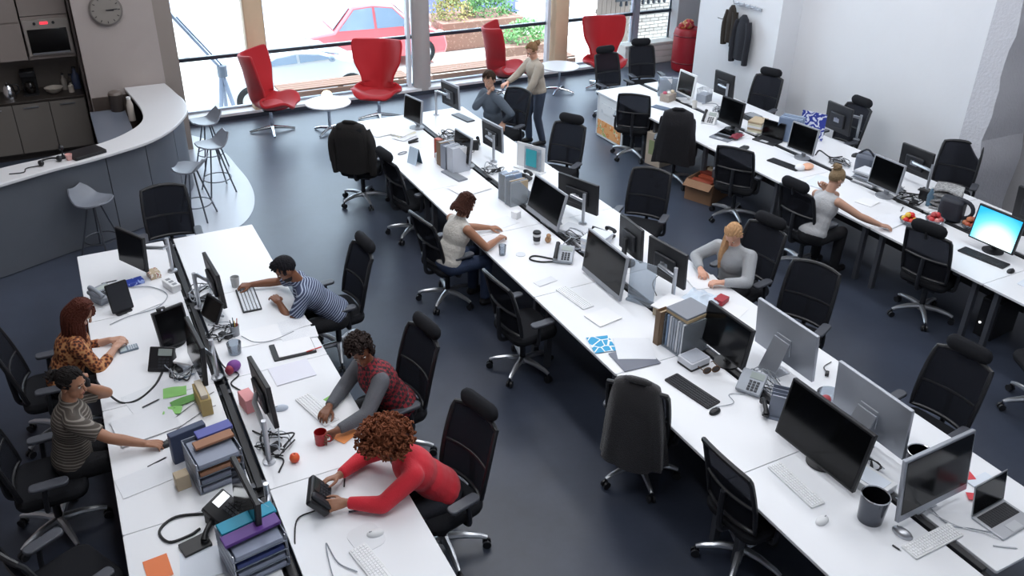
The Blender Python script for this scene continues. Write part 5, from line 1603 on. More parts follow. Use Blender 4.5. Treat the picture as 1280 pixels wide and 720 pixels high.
for k, c in enumerate(('#c25a70', '#e8e6e0', '#8d8b8c', '#d8c9b0')):
    MB().ell((-.07 + .05 * k, .02 * (-1) ** k, .13), (.035, .035, .03), 10, 7).build('trinket', mat('trinket_' + c[1:], c, .5), t)
t = thing('wire_rack', 'small wire rack beside the white framed monitor', 'rack', (8.78, 10.12, DZ), 20)
for k in range(6):
    MB().tube([(-.08 + k * .032, -.09, 0), (-.08 + k * .032, -.09, .2), (-.08 + k * .032, .09, .2), (-.08 + k * .032, .09, 0)], .004, 5).build('wire', GREYP, t)
MB().box(0, 0, .06, .2, .16, .12).build('papers', mat('doc_grey', '#aab1bd', .7), t)
t = thing('paper_stack', 'heap of cream and white papers behind the dark grey monitor', 'paper stack', (8.55, 8.66, DZ), 20)
for i in range(6):
    MB().prism(rrect(.28, .2, .004), .03 * i, .028 + .03 * i).build('stack', (PAPER, mat('cream_paper', '#e9e6cf', .7), FP[2])[i % 3], t).rotation_euler = (0, 0, R((i * 47) % 24 - 12))
t = thing('fruit_net', 'dark red cloth lying on the grey laptop in wall row', 'cloth', (8.1, 8.56, DZ + .03), 20)
def fn(u, v):
    return ((u - .5) * .22, (v - .5) * .12, .01 + .025 * noise.noise(Vector((u * 4, v * 4, 1))) + .03 * math.sin(3.14 * u) * math.sin(3.14 * v))
MB().sheet(fn, 10, 8, .008).build('cloth', mat('dark_red_cloth', '#7d2b3a', .8), t, ang=60)
t['label'] = 'dark red cloth lying on the grey laptop in the wall row'
t.name = 'folded_cloth'
t = thing('desk_gadget', 'black gadget beside the mesh chair in wall row', 'gadget', (7.92, 8.2, DZ), 20)
MB().prism(rrect(.16, .09, .03), 0, .03).build('body', BLACKP, t, .008)
MB().cyl((.03, 0, .03), (.03, 0, .04), .012).build('knob', GREYP, t)
t = thing('food_wrapper', 'orange and white food wrapper beside the black keyboard in wall row', 'wrapper', (8.18, 7.3, DZ), 15)
MB().ell((0, 0, .03), (.1, .07, .035), 14, 8).build('wrapper', mat('orange_wrap', '#eab495', .5), t)
MB().ell((-.12, .04, .035), (.07, .06, .04), 14, 8).build('napkin', PAPER, t)
t = thing('network_box', 'black network box behind the dark grey monitor', 'box', (8.86, 9.1, DZ), 0)
MB().box(0, 0, .03, .2, .3, .06).build('body', BLACKP, t, .006)
MB().box(0, -.02, .07, .16, .2, .02).build('lid', GREYP, t, .004)
t = thing('backpack', 'dark rucksack standing on the wall row behind the tank top woman', 'bag', (8.7, 6.85, DZ), 20)
MB().prism(rrect(.2, .26, .08, 5), 0, .28).build('body', mat('slate_bag', '#5f6674', .6, bump=.2), t, .05)
MB().tube(smooth_path([(-.05, -.1, .27), (-.05, 0, .34), (-.05, .1, .27)]), .012, 8).build('handle', mat('navy_bag', '#20242f', .6), t)
t = thing('glass_bowl', 'clear glass bowl with red sweets behind the biggest black screen', 'bowl', (4.72, 3.56, DZ))
MB().lathe([(.07, 0), (.1, .03), (.11, .1), (.104, .1), (.09, .035), (.001, .012)], 24).build('bowl', CLEAR, t)
MB().ell((-.03, .02, .05), (.045, .04, .035)).build('sweets', mat('red_sweets', '#a8424a', .5), t)
t = thing('desk_clock', 'small pale clock beside the glass bowl', 'clock', (4.6, 3.72, DZ))
MB().lathe([(.05, 0), (.055, .05), (.03, .08)], 18).build('body', mat('pale_clock', '#c5cad3', .4), t)
t = thing('letter_rack', 'grey wire letter rack between the phone and the biggest black screen', 'rack', (4.32, 3.62, DZ), 40)
for k in range(4):
    MB().box(-.07 + k * .05, 0, .1, .006, .24, .2).build('divider', mat('smoke_plastic', '#7d8595', .3), t)
MB().box(0, 0, .005, .2, .25, .01).build('base', MATS['smoke_plastic'], t)
MB().box(-.02, 0, .09, .03, .22, .17).build('letters', PAPERB, t)
t = thing('sunglasses', 'brown tortoiseshell sunglasses under the black screen', 'glasses', (4.16, 4.29, DZ), -10)
for s in (-1, 1):
    MB().tube([(.035 * math.cos(R(a)) + s * .04, 0, .04 + .028 * math.sin(R(a))) for a in range(0, 360, 24)], .005, 6, True).build('rim', mat('tortoise', '#5a3c22', .3), t)
    MB().ell((s * .04, 0, .04), (.032, .003, .025)).build('lens', mat('brown_lens', '#2b1d14', .1), t)
    MB().tube([(s * .075, 0, .045), (s * .08, .12, .03), (s * .078, .14, .01)], .004, 6).build('temple', mat('tortoise', '#5a3c22', .3), t)
# under the desks
t = thing('cardboard_box', 'open brown cardboard box on the floor under the wall row', 'box', (7.62, 8.45, 0), 22)
cb = mat('cardboard', '#8c6b52', .85, var=.08)
for (x_, y_, sx, sy) in ((-.3, 0, .012, .4), (.3, 0, .012, .4), (0, -.2, .6, .012), (0, .2, .6, .012)):
    MB().box(x_, y_, .15, sx, sy, .3).build('side', cb, t)
MB().box(0, 0, .01, .6, .4, .02).build('bottom', cb, t)
for s, a in ((-1, -30), (1, 30)):
    q = MB().box(s * .06, 0, 0, .12, .4, .008)
    M = Matrix.Translation((s * .3, 0, .3)) @ Matrix.Rotation(R(s * 35), 4, 'Y')
    q.v = [tuple(M @ Vector(v)) for v in q.v]
    q.build('flap', cb, t)
for k, c in enumerate(('#8a3d2a', '#a3492f', '#6f2d22', '#b9a58a')):
    MB().box(-.18 + k * .12, .02 * (-1) ** k, .2 + .02 * k, .1, .3, .16).build('book', mat('book_' + c[1:], c, .6), t, .004)
t = thing('carton', 'pale carton with green print on the floor beside the black coat chair', 'box', (7.75, 9.75, 0), 12)
MB().box(0, 0, .25, .36, .3, .5).build('carton', mat('pale_carton', '#cdbfae', .7), t, .006)
MB().box(-.182, 0, .28, .004, .18, .22).build('print', mat('green_print', '#9aa77a', .6), t)
t = thing('computer_tower', 'black computer tower under the desk of the cyan screen', 'computer', (8.05, 4.35, 0), 4)
MB().box(0, 0, .22, .42, .19, .44).build('case', BLACKP, t, .008)
MB().box(-.212, 0, .3, .006, .16, .2).build('front', DARKP, t)
MB().cyl((-.215, .05, .16), (-.22, .05, .16), .012).build('power_button', mat('white_led', '#ffffff', .4, emit=2), t)

# ------------------------------------------------------------ cable tangles and small desk clutter along the middle of the rows
def tangle(x, y, label, n=5, size=.16, m=CABLE, brick=True, seed=0):
    t = thing('cable_tangle', label, 'cables', (x, y, DZ), 0, 'cable tangles on the desks')
    rr = random.Random(seed + int(x * 50) + int(y * 70))
    for i in range(n):
        a0 = rr.uniform(0, 6.28)
        pts = []
        for k in range(6):
            a = a0 + k * rr.uniform(.7, 1.3)
            q = size * rr.uniform(.4, 1)
            pts.append((q * math.cos(a), q * math.sin(a) * 1.2, .008 + rr.uniform(0, .05)))
        MB().tube(smooth_path(pts, 5), rr.uniform(.0035, .0065), 6).build('cable', (m, CABLE, CABLEG)[i % 3], t, ang=80)
    if brick:
        MB().box(rr.uniform(-.05, .05), rr.uniform(-.08, .08), .018, .05, .12, .034, rr.uniform(0, 180)).build('power_adapter', BLACKP, t, .005)
for k, (x, y, l) in enumerate((
    (4.5, 10.3, 'cables between the two farthest monitors of the middle row'),
    (4.45, 9.72, 'cables behind the black desk speaker'),
    (4.5, 8.95, 'black cables behind the blue grey screen beside file boxes'),
    (4.52, 8.45, 'cables between leaflet holder and clear file boxes'),
    (4.55, 7.85, 'cables behind the clear file box of brown papers'),
    (4.45, 6.9, 'cables between the large black screen and the coffee cup'),
    (4.36, 6.7, 'grey cables beside the heap of bluish papers'),
    (4.45, 4.0, 'white and black cables at the foot of the slanted silver stand'),
    (4.38, 2.95, 'cables behind the biggest black screen'),
    (8.62, 9.55, 'cables behind the white desk phone'),
    (8.7, 7.25, 'dark cables between the patterned board screen and the rucksack'),
    (8.62, 6.35, 'dark cables between the two screens by the tank top woman'),
    (8.5, 6.0, 'dark cables beside the leaning blue bottle'),
    (.72, 7.35, 'cables beside the dark monitor back of the striped shirt man'),
    (.74, 6.62, 'cables beside the dark docking screen'),
    (.36, 6.2, 'cables behind the black phone with curled cord'),
    (.8, 4.98, 'cables at the foot of the silver monitor pole'))):
    tangle(x, y, l, 6, .15, (CABLE, CABLEG)[k % 2], True, k)
t = thing('docking_screen', 'small dark tilted panel between the monitors near the striped shirt man', 'screen', (.72, 6.85, DZ), -70)
M = Matrix.Translation((0, 0, .13)) @ Matrix.Rotation(R(-28), 4, 'X')
for nm, q, m in (('housing', MB().box(0, 0, 0, .26, .02, .2), DARKP), ('screen', MB().box(0, -.012, 0, .235, .004, .175), SCREEN), ('prop', MB().box(0, .06, -.05, .06, .12, .02), GREYP)):
    q.v = [tuple(M @ Vector(v)) for v in q.v]
    q.build(nm, m, t, .004)
t = thing('power_block', 'white power block at the start of the cable channel', 'power block', (.48, 7.62, DZ), 20)
MB().prism(rrect(.09, .2, .015), 0, .07).build('body', WHITEP, t, .006)
for k in range(3):
    MB().box(0, -.06 + k * .06, .071, .04, .035, .004).build('socket', GREYP, t)
t = thing('plastic_tub', 'pale clear tub beside the purple pouch', 'tub', (.78, 6.28, DZ), 0)
MB().lathe([(.05, 0), (.06, .1), (.055, .1), (.045, .008), (.001, .008)], 20).build('tub', CLEAR, t)
t = thing('pen_cup', 'grey pen cup beside the docking screen', 'cup', (.84, 6.55, DZ), 0)
MB().lathe([(.036, 0), (.04, .1), (.036, .1), (.03, .008), (.001, .008)], 18).build('cup', GREYP, t)
for k, c in enumerate(('#c23a2e', '#1d3f63', '#26262b', '#d8b23c')):
    a = k * 1.6
    MB().cyl((.012 * math.cos(a), .012 * math.sin(a), .01), (.03 * math.cos(a), .03 * math.sin(a), .16), .004, n=6).build('pen', mat('pen_' + c[1:], c, .4), t)
t = thing('paper_stack', 'loose grey papers between tan envelope box and black phone', 'paper stack', (.42, 6.28, DZ), 30)
for i in range(4):
    MB().prism(rrect(.2, .16, .004), .02 * i, .018 + .02 * i).build('stack', (PAPER, FP[1], PAPERB)[i % 3], t).rotation_euler = (0, 0, R((i * 53) % 40 - 20))
t = thing('letter_tray', 'clear low tray with grey papers beside the large black screen back', 'tray', (4.52, 7.0, DZ), 30)
MB().box(0, 0, .006, .26, .32, .01).build('tray', CLEAR, t)
MB().box(0, 0, .03, .22, .29, .035).build('papers', FP[0], t, .003)
t = thing('plush_toy', 'small tan soft toy under the edge of the large black screen', 'toy', (4.14, 6.92, DZ), 0)
MB().ell((0, 0, .035), (.035, .03, .035)).build('toy_body', mat('tan_plush', '#b08a68', .9), t)
MB().ell((.0, -.01, .082), (.026, .025, .024)).build('toy_head', mat('tan_plush', '#b08a68', .9), t)
t = thing('memo_cube', 'small white note cube leaning on the large black screen', 'note pad', (4.12, 7.6, DZ), 25)
MB().box(0, 0, .04, .08, .08, .08).build('notes', PAPER, t, .003)
t = thing('charger', 'black charger lying at the edge behind the farther silver screen back', 'charger', (5.0, 3.86, DZ), 40)
MB().box(0, 0, .015, .05, .03, .03).build('plug', BLACKP, t, .004)
MB().tube(smooth_path([(.02, 0, .01), (.1, .03, .008), (.2, -.02, .008)]), .004, 6).build('lead', CABLE, t)
t = thing('white_carton', 'flat white box behind the glossy black waste pot', 'box', (4.3, 2.78, DZ), 8)
MB().box(0, 0, .03, .2, .26, .06).build('carton', WHITEP, t, .004)
MB().box(0, 0, .062, .14, .2, .004).build('lid', PAPERB, t)
t = thing('document_tray', 'grey paper sorter beside the grey framed square screen of the tank top woman', 'tray', (8.5, 6.62, DZ), 10)
for k in range(3):
    MB().box(0, 0, .01 + k * .06, .26, .3, .006).build('shelf', GREYP, t)
    MB().box(0, 0, .03 + k * .06, .22, .27, .025).build('papers', (PAPER, FP[1], FP[0])[k], t)
# ------------------------------------------------------------ people
def ik(S, T, l1, l2, pole):
    d = T - S
    L = min(d.length, (l1 + l2) * .992)
    L = max(L, abs(l1 - l2) + .02)
    u = d.normalized()
    a = (l1 * l1 - l2 * l2 + L * L) / (2 * L)
    h = math.sqrt(max(l1 * l1 - a * a, 0))
    p = pole - u * pole.dot(u)
    p = p.normalized() if p.length > 1e-4 else u.orthogonal().normalized()
    return S + u * a + p * h, S + u * L

def bake(o, voxel, smooth=4, factor=.5):
    """fuse overlapping volumes into one continuous smooth skin"""
    r = o.modifiers.new('fuse', 'REMESH')
    r.mode = 'VOXEL'
    r.voxel_size = voxel
    if smooth:
        s = o.modifiers.new('relax', 'SMOOTH')
        s.iterations = smooth
        s.factor = factor
    dg = bpy.context.evaluated_depsgraph_get()
    me = bpy.data.meshes.new_from_object(o.evaluated_get(dg))
    o.modifiers.clear()
    old = o.data
    mats = list(old.materials)
    name = old.name
    o.data = me
    bpy.data.meshes.remove(old)
    me.name = name
    me.materials.clear()
    for m in mats:
        me.materials.append(m)
    me.shade_smooth()
    return o

def hand(mb, W, d, n, side, curl=(25, 30, 20), spread=6, thumb_in=.35, s=1.0):
    """wrist W, finger direction d, back-of-hand normal n; side is 1 for the right hand; returns knuckle points"""
    d = d.normalized()
    n = (n - d * n.dot(d)).normalized()
    t = d.cross(n) * (-side)          # towards the thumb
    L = .088 * s
    for k, (f, ln) in enumerate(((.034, .97), (.012, 1.02), (-.011, .98), (-.032, .9))):
        base = W + d * (.012 * s) + t * (f * .6 * s)
        kn = W + d * (L * ln) + t * (f * s)
        mb.caps(base, kn, .0155 * s, .0115 * s, 8)
        fl = (.072, .08, .074, .058)[k] * s
        dirv = (d + t * math.tan(R(spread)) * (1.2 - .8 * k)).normalized()
        p = kn
        ang = 0
        for j, q in enumerate((.44, .31, .25)):
            ang += curl[j] * (1 + .08 * k)
            v = dirv * math.cos(R(ang)) - n * math.sin(R(ang))
            p2 = p + v * (fl * q)
            mb.caps(p, p2, (.0098 - .0008 * j) * s, (.0092 - .0010 * j) * s, 8)
            p = p2
    p0 = W + d * (.022 * s) + t * (.022 * s) - n * (.006 * s)
    p1 = p0 + (d * .6 + t * .75 - n * thumb_in).normalized() * (.046 * s)
    p2 = p1 + (d * .9 + t * .3 - n * thumb_in).normalized() * (.034 * s)
    p3 = p2 + (d * 1.0 - n * thumb_in * .8).normalized() * (.026 * s)
    mb.caps(p0, p1, .016 * s, .0125 * s, 8)
    mb.caps(p1, p2, .0118 * s, .0105 * s, 8)
    mb.caps(p2, p3, .0102 * s, .0085 * s, 8)
    mb.caps(W - d * .01, W + d * .03, .022 * s, .02 * s, 8)

SKIN = {'fair': mat('skin_fair', '#d9a48c', .5, var=.05, vscale=20), 'light': mat('skin_light', '#c0957f', .5, var=.05, vscale=20),
        'tan': mat('skin_tan', '#a17258', .5, var=.06, vscale=20), 'brown': mat('skin_brown', '#7d5038', .5, var=.06, vscale=20),
        'dark': mat('skin_dark', '#5c3a2a', .5, var=.06, vscale=20)}
EYEW = mat('eye_white', '#e6e2dc', .3)
SHOE = mat('shoe_black', '#1a1a1d', .5)

def person(label, x, y, rz, skin, lean=15, side=0, twist=0, head=(0, 0, 0), hands=None, poles=(None, None), stand=False, height=1.0, zp=None,
           top=None, sleeve='long', vest=None, trousers=None, hair=('short', '#1d1a1a'), hpose=None, feet=0.0, build=1.07, neck_open=False, beard=None, arm=1.12):
    """local frame: forward +y, right +x. hands: ((x,y,z),(x,y,z)) world wrist targets for left, right"""
    root = thing('person', label, 'person', (x, y, 0), rz)
    inv = (Matrix.Translation((x, y, 0)) @ Matrix.Rotation(R(rz), 4, 'Z')).inverted()
    h = height
    X, Y, Z = Vector((1, 0, 0)), Vector((0, 1, 0)), Vector((0, 0, 1))
    zp = zp if zp is not None else (.90 * h if stand else .575)
    P = Vector((0, -.02, zp))
    S = Vector((math.sin(R(side)), math.sin(R(lean)) * math.cos(R(side)), math.cos(R(lean)) * math.cos(R(side))))   # spine
    Rt = Matrix.Rotation(R(twist), 3, S) @ (X - S * X.dot(S)).normalized()
    F = S.cross(Rt)
    if F.y < 0: F = -F
    B = Matrix((Rt, F, S)).transposed()
    waist, chest = P + S * (.16 * h), P + S * (.33 * h) + F * .005
    nb = P + S * (.485 * h) - F * .01
    sh = [P + S * (.435 * h) + Rt * (q * .165 * h * build) for q in (-1, 1)]
    # head frame: yaw (turn to own left +), pitch (down +), roll
    yaw, pitch, roll = head
    up0 = (S * .45 + Z * .55).normalized()
    f0 = (F - up0 * F.dot(up0)).normalized()
    r0 = f0.cross(up0)
    H = Matrix((r0, f0, up0)).transposed()
    H = H @ Matrix.Rotation(R(yaw), 3, 'Z') @ Matrix.Rotation(R(-pitch), 3, 'X') @ Matrix.Rotation(R(roll), 3, 'Y')
    hr, hf, hu = H.col[0].copy(), H.col[1].copy(), H.col[2].copy()
    hc = nb + up0 * (.15 * h) + hu * (.03 * h) + f0 * .025
    # arms
    l1, l2 = .275 * h, .245 * h
    hw = []
    arms = []
    for k, q in enumerate((-1, 1)):
        if hands and isinstance(hands[k], str):
            T = {'chin': hc + hf * .07 - hu * .185, 'ear': hc + hr * (q * .135) - hu * .11 + hf * .03, 'cheek': hc + hr * (q * .10) - hu * .15 + hf * .06}[hands[k]]
        elif hands and hands[k] is not None:
            T = inv @ Vector(hands[k])
        else:
            T = sh[k] + Vector((q * .06, .06, -.50 * h))
        pole = Vector(poles[k]) if poles[k] is not None else Vector((q * .6, -.3, -.8))
        E_, W_ = ik(sh[k], T, l1, l2, pole)
        arms.append((sh[k], E_, W_))
    # legs
    legs = []
    for q in (-1, 1):
        hip = P + Vector((q * .085 * h, 0, -.03))
        if stand:
            knee = Vector((q * .09, .03 + (.06 if q > 0 else -.02), .48 * h))
            ank = Vector((q * .095, -.03 + (.08 if q > 0 else -.06), .085))
        else:
            knee = hip + Vector((q * .05, .41 * h, -.015))
            ank = Vector((knee.x, knee.y - .02 + feet, .085))
        legs.append((hip, knee, ank, ank + Vector((q * .02, .15, -.045))))
    g = build
    # ---- the body: one continuous skin
    mb = MB()
    mb.ell(P, (.16 * h * g, .115 * g, .12), m=B)
    mb.ell(waist, (.132 * h * g, .098 * g, .14), m=B)
    mb.ell(chest, (.152 * h * g, .112 * g, .17), m=B)
    mb.caps(sh[0], sh[1], .052, .052)
    mb.caps(nb - S * .05, hc - hu * .03, .056, .05)
    for s_, e_, w_ in arms:
        mb.caps(s_, e_, .047 * g, .037 * g)
        mb.caps(e_, e_.lerp(w_, .35), .037 * g, .038 * g)
        mb.caps(e_.lerp(w_, .35), w_, .038 * g, .025 * g)
    for hip, knee, ank, toe in legs:
        mb.caps(hip, knee, .082 * g, .056)
        mb.caps(knee, knee.lerp(ank, .35), .054, .054)
        mb.caps(knee.lerp(ank, .35), ank, .054, .036)
        mb.caps(ank + Vector((0, -.02, -.04)), toe, .036, .03)
    # head
    mb.ell(hc + hu * .022, (.074 * h, .092 * h, .098 * h), 18, 12, H)
    mb.ell(hc + hf * .03 - hu * .055, (.056 * h, .058 * h, .06 * h), 14, 10, H)
    mb.caps(hc + hf * .092 + hu * .005, hc + hf * .108 - hu * .03, .009, .0135, 8)
    mb.ell(hc + hf * .075 - hu * .095, (.022, .02, .017), 10, 7, H)
    mb.caps(hc + hf * .082 + hr * .03 + hu * .022, hc + hf * .082 - hr * .03 + hu * .022, .012, .012, 8)
    mb.caps(hc + hf * .087 + hr * .014 - hu * .058, hc + hf * .087 - hr * .014 - hu * .058, .011, .011, 8)
    for q in (-1, 1):
        mb.ell(hc + hr * (q * .078 * h) - hf * .005 - hu * .008, (.011, .02, .031), 10, 7, H)
    for k, q in enumerate((-1, 1)):
        e_, w_ = arms[k][1], arms[k][2]
        hp = (hpose or {}).get(k, {})
        d = (w_ - e_).normalized()
        if 'd' in hp:
            d = (inv.to_3x3() @ Vector(hp['d'])).normalized()
        else:
            d = (d * .5 + Vector((d.x, d.y, 0)) * .9).normalized()
        n = inv.to_3x3() @ Vector(hp.get('n', (0, 0, 1)))
        hand(mb, w_, d, n, q, hp.get('curl', (18, 26, 18)), hp.get('spread', 6), hp.get('thumb', .35), h * hp.get('s', 1))
    body = mb.build('body', SKIN[skin], root)
    bake(body, .0062, 4, .45)
    # ---- clothes
    if top is not None:
        mb = MB()
        c = .014
        mb.ell(P + S * .02, (.160 * h * g + c, .12 * g + c, .125), m=B)
        mb.ell(waist, (.142 * h * g + c, .108 * g + c, .16), m=B)
        mb.ell(P + S * .09, (.146 * h * g + c, .112 * g + c, .14), m=B)
        mb.ell(chest, (.154 * h * g + c, .116 * g + c, .175), m=B)
        if sleeve != 'none':
            mb.caps(sh[0], sh[1], .058 + c * .6, .058 + c * .6)
        else:
            a, b = sh[0].lerp(sh[1], .13), sh[0].lerp(sh[1], .87)
            mb.caps(a, b, .056 + c * .4, .056 + c * .4)
        mb.caps(nb - S * .06, nb + S * (.005 if neck_open else .02), .08, .062)
        for s_, e_, w_ in arms:
            if sleeve == 'long':
                mb.caps(s_, e_, .066 * g, .055 * g)
                mb.caps(e_, e_.lerp(w_, .3), .055 * g, .052 * g)
                mb.cyl(e_.lerp(w_, .25), e_.lerp(w_, .94), .052 * g, .04, 14)
            elif sleeve == 'threequarter':
                mb.caps(s_, e_, .06 * g, .05 * g)
                mb.cyl(e_, e_.lerp(w_, .62), .05 * g, .042, 14)
            elif sleeve == 'short':
                mb.caps(s_, s_.lerp(e_, .3), .062 * g, .06 * g)
                mb.cyl(s_.lerp(e_, .2), s_.lerp(e_, .72), .062 * g, .06 * g, 14)
        o = mb.build('shirt', top, root)
        bake(o, .010, 12, .5)
    if vest is not None:
        mb = MB()
        c = .024
        mb.ell(P + S * .04, (.166 * h * g + c, .12 * g + c, .12), m=B)
        mb.ell(waist, (.138 * h * g + c, .104 * g + c, .15), m=B)
        mb.ell(chest, (.156 * h * g + c, .118 * g + c, .175), m=B)
        mb.caps(sh[0].lerp(sh[1], .08), sh[0].lerp(sh[1], .92), .072, .072)
        mb.caps(nb - S * .06, nb + S * .03, .082, .068)
        bake(mb.build('vest', vest, root), .011, 12, .5)
    mb = MB()
    mb.ell(P - S * .01, (.168 * h * g + .004, .125 * g + .002, .115), m=B)
    for hip, knee, ank, toe in legs:
        mb.caps(hip, knee, .092 * g, .068)
        mb.caps(knee, knee.lerp(ank, .4), .066, .064)
        mb.cyl(knee.lerp(ank, .35), ank + Vector((0, 0, .0)), .064, .055, 14)
    bake(mb.build('trousers', trousers or mat('dark_trousers', '#1c1d22', .85, bump=.2), root), .012, 10, .5)
    for hip, knee, ank, toe in legs:
        mb = MB()
        mb.caps(ank + Vector((0, -.025, -.04)), toe + Vector((0, .01, 0)), .044, .038)
        mb.ell(ank, (.042, .05, .04))
        mb.v = [(a, b, max(c_, .002)) for a, b, c_ in mb.v]
        bake(mb.build('shoe', SHOE, root), .01, 3)
    # ---- face
    for q in (-1, 1):
        e = MB().ell(hc + hf * .0805 + hr * (q * .031) + hu * .006, (.0118, .009, .0068), 12, 8, H).build('eye', EYEW, root)
        MB().ell(hc + hf * .089 + hr * (q * .031) + hu * .005, (.0066, .003, .0062), 10, 6, H).build('iris', mat('iris_dark', '#2a1d16', .2), e)
        MB().caps(hc + hf * .089 + hr * (q * .016) + hu * .027, hc + hf * .083 + hr * (q * .046) + hu * .026, .0042, .003, 6).build('eyebrow', mat('brow_' + hair[1][1:], hair[1], .8), root)
    MB().ell(hc + hf * .0935 - hu * .058, (.022, .006, .0075), 12, 6, H).build('mouth', mat('lips_' + skin, {'fair': '#b8655c', 'light': '#a5584c', 'tan': '#8a4a3c', 'brown': '#6d3d33', 'dark': '#553029'}[skin], .45), root)
    # ---- hair
    style, hcol = hair[0], hair[1]
    hm = mat('hair_' + hcol[1:], hcol, .8, spec=.3, bump=.6, bscale=70, var=.25, vscale=40)
    rr = random.Random(int(abs(x * 77 + y * 31)))
    mb = MB()
    q0 = hc + hu * .022
    def on_skull(a, e, k=1.0):
        v = Vector((math.cos(a) * math.cos(e) * .077 * h, math.sin(a) * math.cos(e) * .095 * h, math.sin(e) * .102 * h)) * k
        return q0 + H @ v
    if style in ('short', 'long', 'bun', 'ponytail', 'bob'):
        mb.ell(q0 + hu * .012 - hf * .012, (.081 * h, .095 * h, .098 * h), 18, 12, H)
        vv = []
        for v in mb.v:     # keep the face free: push the front lower half inside the skull
            p = H.transposed() @ (Vector(v) - q0)
            if p.y > .045 and p.z < .045:
                p.y = .03
            if p.z < -.04 and p.y > -.02:
                p.z = -.03
                p.x *= .8
            vv.append(tuple(q0 + H @ p))
        mb.v = vv
        bunp = on_skull(R(270), hair[2] if (len(hair) > 2 and style == 'bun') else -.3, 1.0)
        for i in range(170):      # locks combed over the skull
            a = rr.uniform(0, 6.283)
            e = rr.uniform(-.25, 1.5)
            if math.sin(a) > .5 and e < .6: continue
            p = on_skull(a, e, 1.035)
            nrm = (p - q0).normalized()
            flow = (bunp - p) if style in ('bun', 'ponytail') else (H @ Vector((math.cos(a) * .5, -.35 if style != 'short' else .5, -.8)))
            flow = (flow - nrm * flow.dot(nrm))
            if flow.length < 1e-3: continue
            flow.normalize()
            ln = .032 if style == 'short' else .05
            mb.caps(p, p + flow * ln - nrm * .004, .0085, .005, 6)
        if style == 'short':
            for i in range(40):
                a = R(90 + rr.uniform(-60, 60))
                p = on_skull(a, rr.uniform(.6, 1.15), 1.05)
                mb.caps(p, p + hf * .018 + hu * rr.uniform(0, .018), .010, .005, 6)
        if style in ('long', 'bob'):
            ln = hair[2] if len(hair) > 2 else .28
            for i in range(150):
                a = R(rr.uniform(150, 390))
                p = on_skull(a, rr.uniform(-.1, .5), 1.05)
                out = (p - q0).normalized()
                mid = p - hu * .08 + out * .012
                end = mid - Z * (ln - .08) * rr.uniform(.75, 1.0) + (-F * .03 + out * .01)
                mb.tube(smooth_path([p + hu * .02, mid, mid.lerp(end, .5) + out * .006, end], 3), [.0105] * 4 + [.0095] * 3 + [.007] * 2 + [.004], 6)
        if style == 'bun':
            c0 = on_skull(R(270), hair[2] if len(hair) > 2 else .6, 1.15)
            mb.ell(c0 - hf * .02, (.045, .045, .042), 12, 9, H)
            for i in range(30):
                a, e = rr.uniform(0, 6.28), rr.uniform(-1.2, 1.2)
                p = c0 - hf * .02 + Vector((math.cos(a) * math.cos(e), math.sin(a) * math.cos(e), math.sin(e))) * .042
                mb.caps(p, p + Vector((rr.uniform(-1, 1), rr.uniform(-1, 1), rr.uniform(-1, 1))) * .025, .01, .005, 6)
        if style == 'ponytail':
            p = hc - hf * .05 - hu * .05 + hr * .04
            sd = hair[2] if len(hair) > 2 else -1
            base = hc + hr * (.07 * sd) - hu * .06 + hf * .02
            tip = nb - S * .22 + Rt * (.1 * sd) + F * .12
            for i in range(16):
                o_ = Vector((rr.uniform(-.02, .02), rr.uniform(-.02, .02), rr.uniform(-.02, .02)))
                mb.tube(smooth_path([hc - hf * .05 + hr * (.06 * sd) - hu * .02 + o_, base + o_ * 1.3, base.lerp(tip, .5) + o_ * 1.6 + F * .02, tip + o_], 3), [.02] * 4 + [.018] * 3 + [.014, .01, .006], 6)
    elif style == 'curly':
        vol = hair[2] if len(hair) > 2 else .035
        kk = 1 + vol * 3.6
        mb.ell(q0 + hu * .015 - hf * (.012 + vol * .25), (.083 * h * kk, .096 * h * kk, .1 * h * kk), 16, 10, H)
        vv = []
        for v in mb.v:
            p = H.transposed() @ (Vector(v) - q0)
            if p.y > .04 and p.z < .04: p.y = .03
            vv.append(tuple(q0 + H @ p))
        mb.v = vv
        n = int(170 + vol * 7500)
        for i in range(n):
            a = rr.uniform(0, 6.283)
            e = math.asin(rr.uniform(-.75 if vol > .05 else -.45, 1))
            if math.sin(a) > .35 and e < .5: continue
            k = 1.0 + rr.uniform(.1, 1) * vol / .09
            p = on_skull(a, e, k)
            rad = rr.uniform(.011, .018)
            # a ring-like curl
            ax = Vector((rr.uniform(-1, 1), rr.uniform(-1, 1), rr.uniform(-1, 1))).normalized()
            u1 = ax.orthogonal().normalized()
            u2 = ax.cross(u1)
            mb.tube([p + (u1 * math.cos(t_) + u2 * math.sin(t_)) * rad + ax * (.006 * t_ / 3) for t_ in (0, 1.05, 2.1, 3.14, 4.2, 5.2)], .0065, 5)
    mb.build('hair', hm, root, ang=70)
    if beard:
        mb = MB()
        bm = mat('beard_' + beard[1:], beard, .8, bump=.5, bscale=120)
        mb.ell(hc + hf * .036 - hu * .07, (.058, .060, .048), 14, 10, H)
        mb.v = [tuple(hc + H @ Vector((p.x, p.y, min(p.z, -.052 if abs(p.x) < .03 else -.03)))) for p in (H.transposed() @ (Vector(v) - hc) for v in mb.v)]
        mb.build('beard', bm, root, ang=70)
    return dict(root=root, hc=hc, H=H, hr=hr, hf=hf, hu=hu, arms=arms, sh=sh, P=P, S=S, inv=inv)

def stripes(name, a, b, c, scale, rot):
    return ramp_mat(name, 'wave', [(.0, a), (.45, b), (.75, c)], scale, .85, rot=rot)

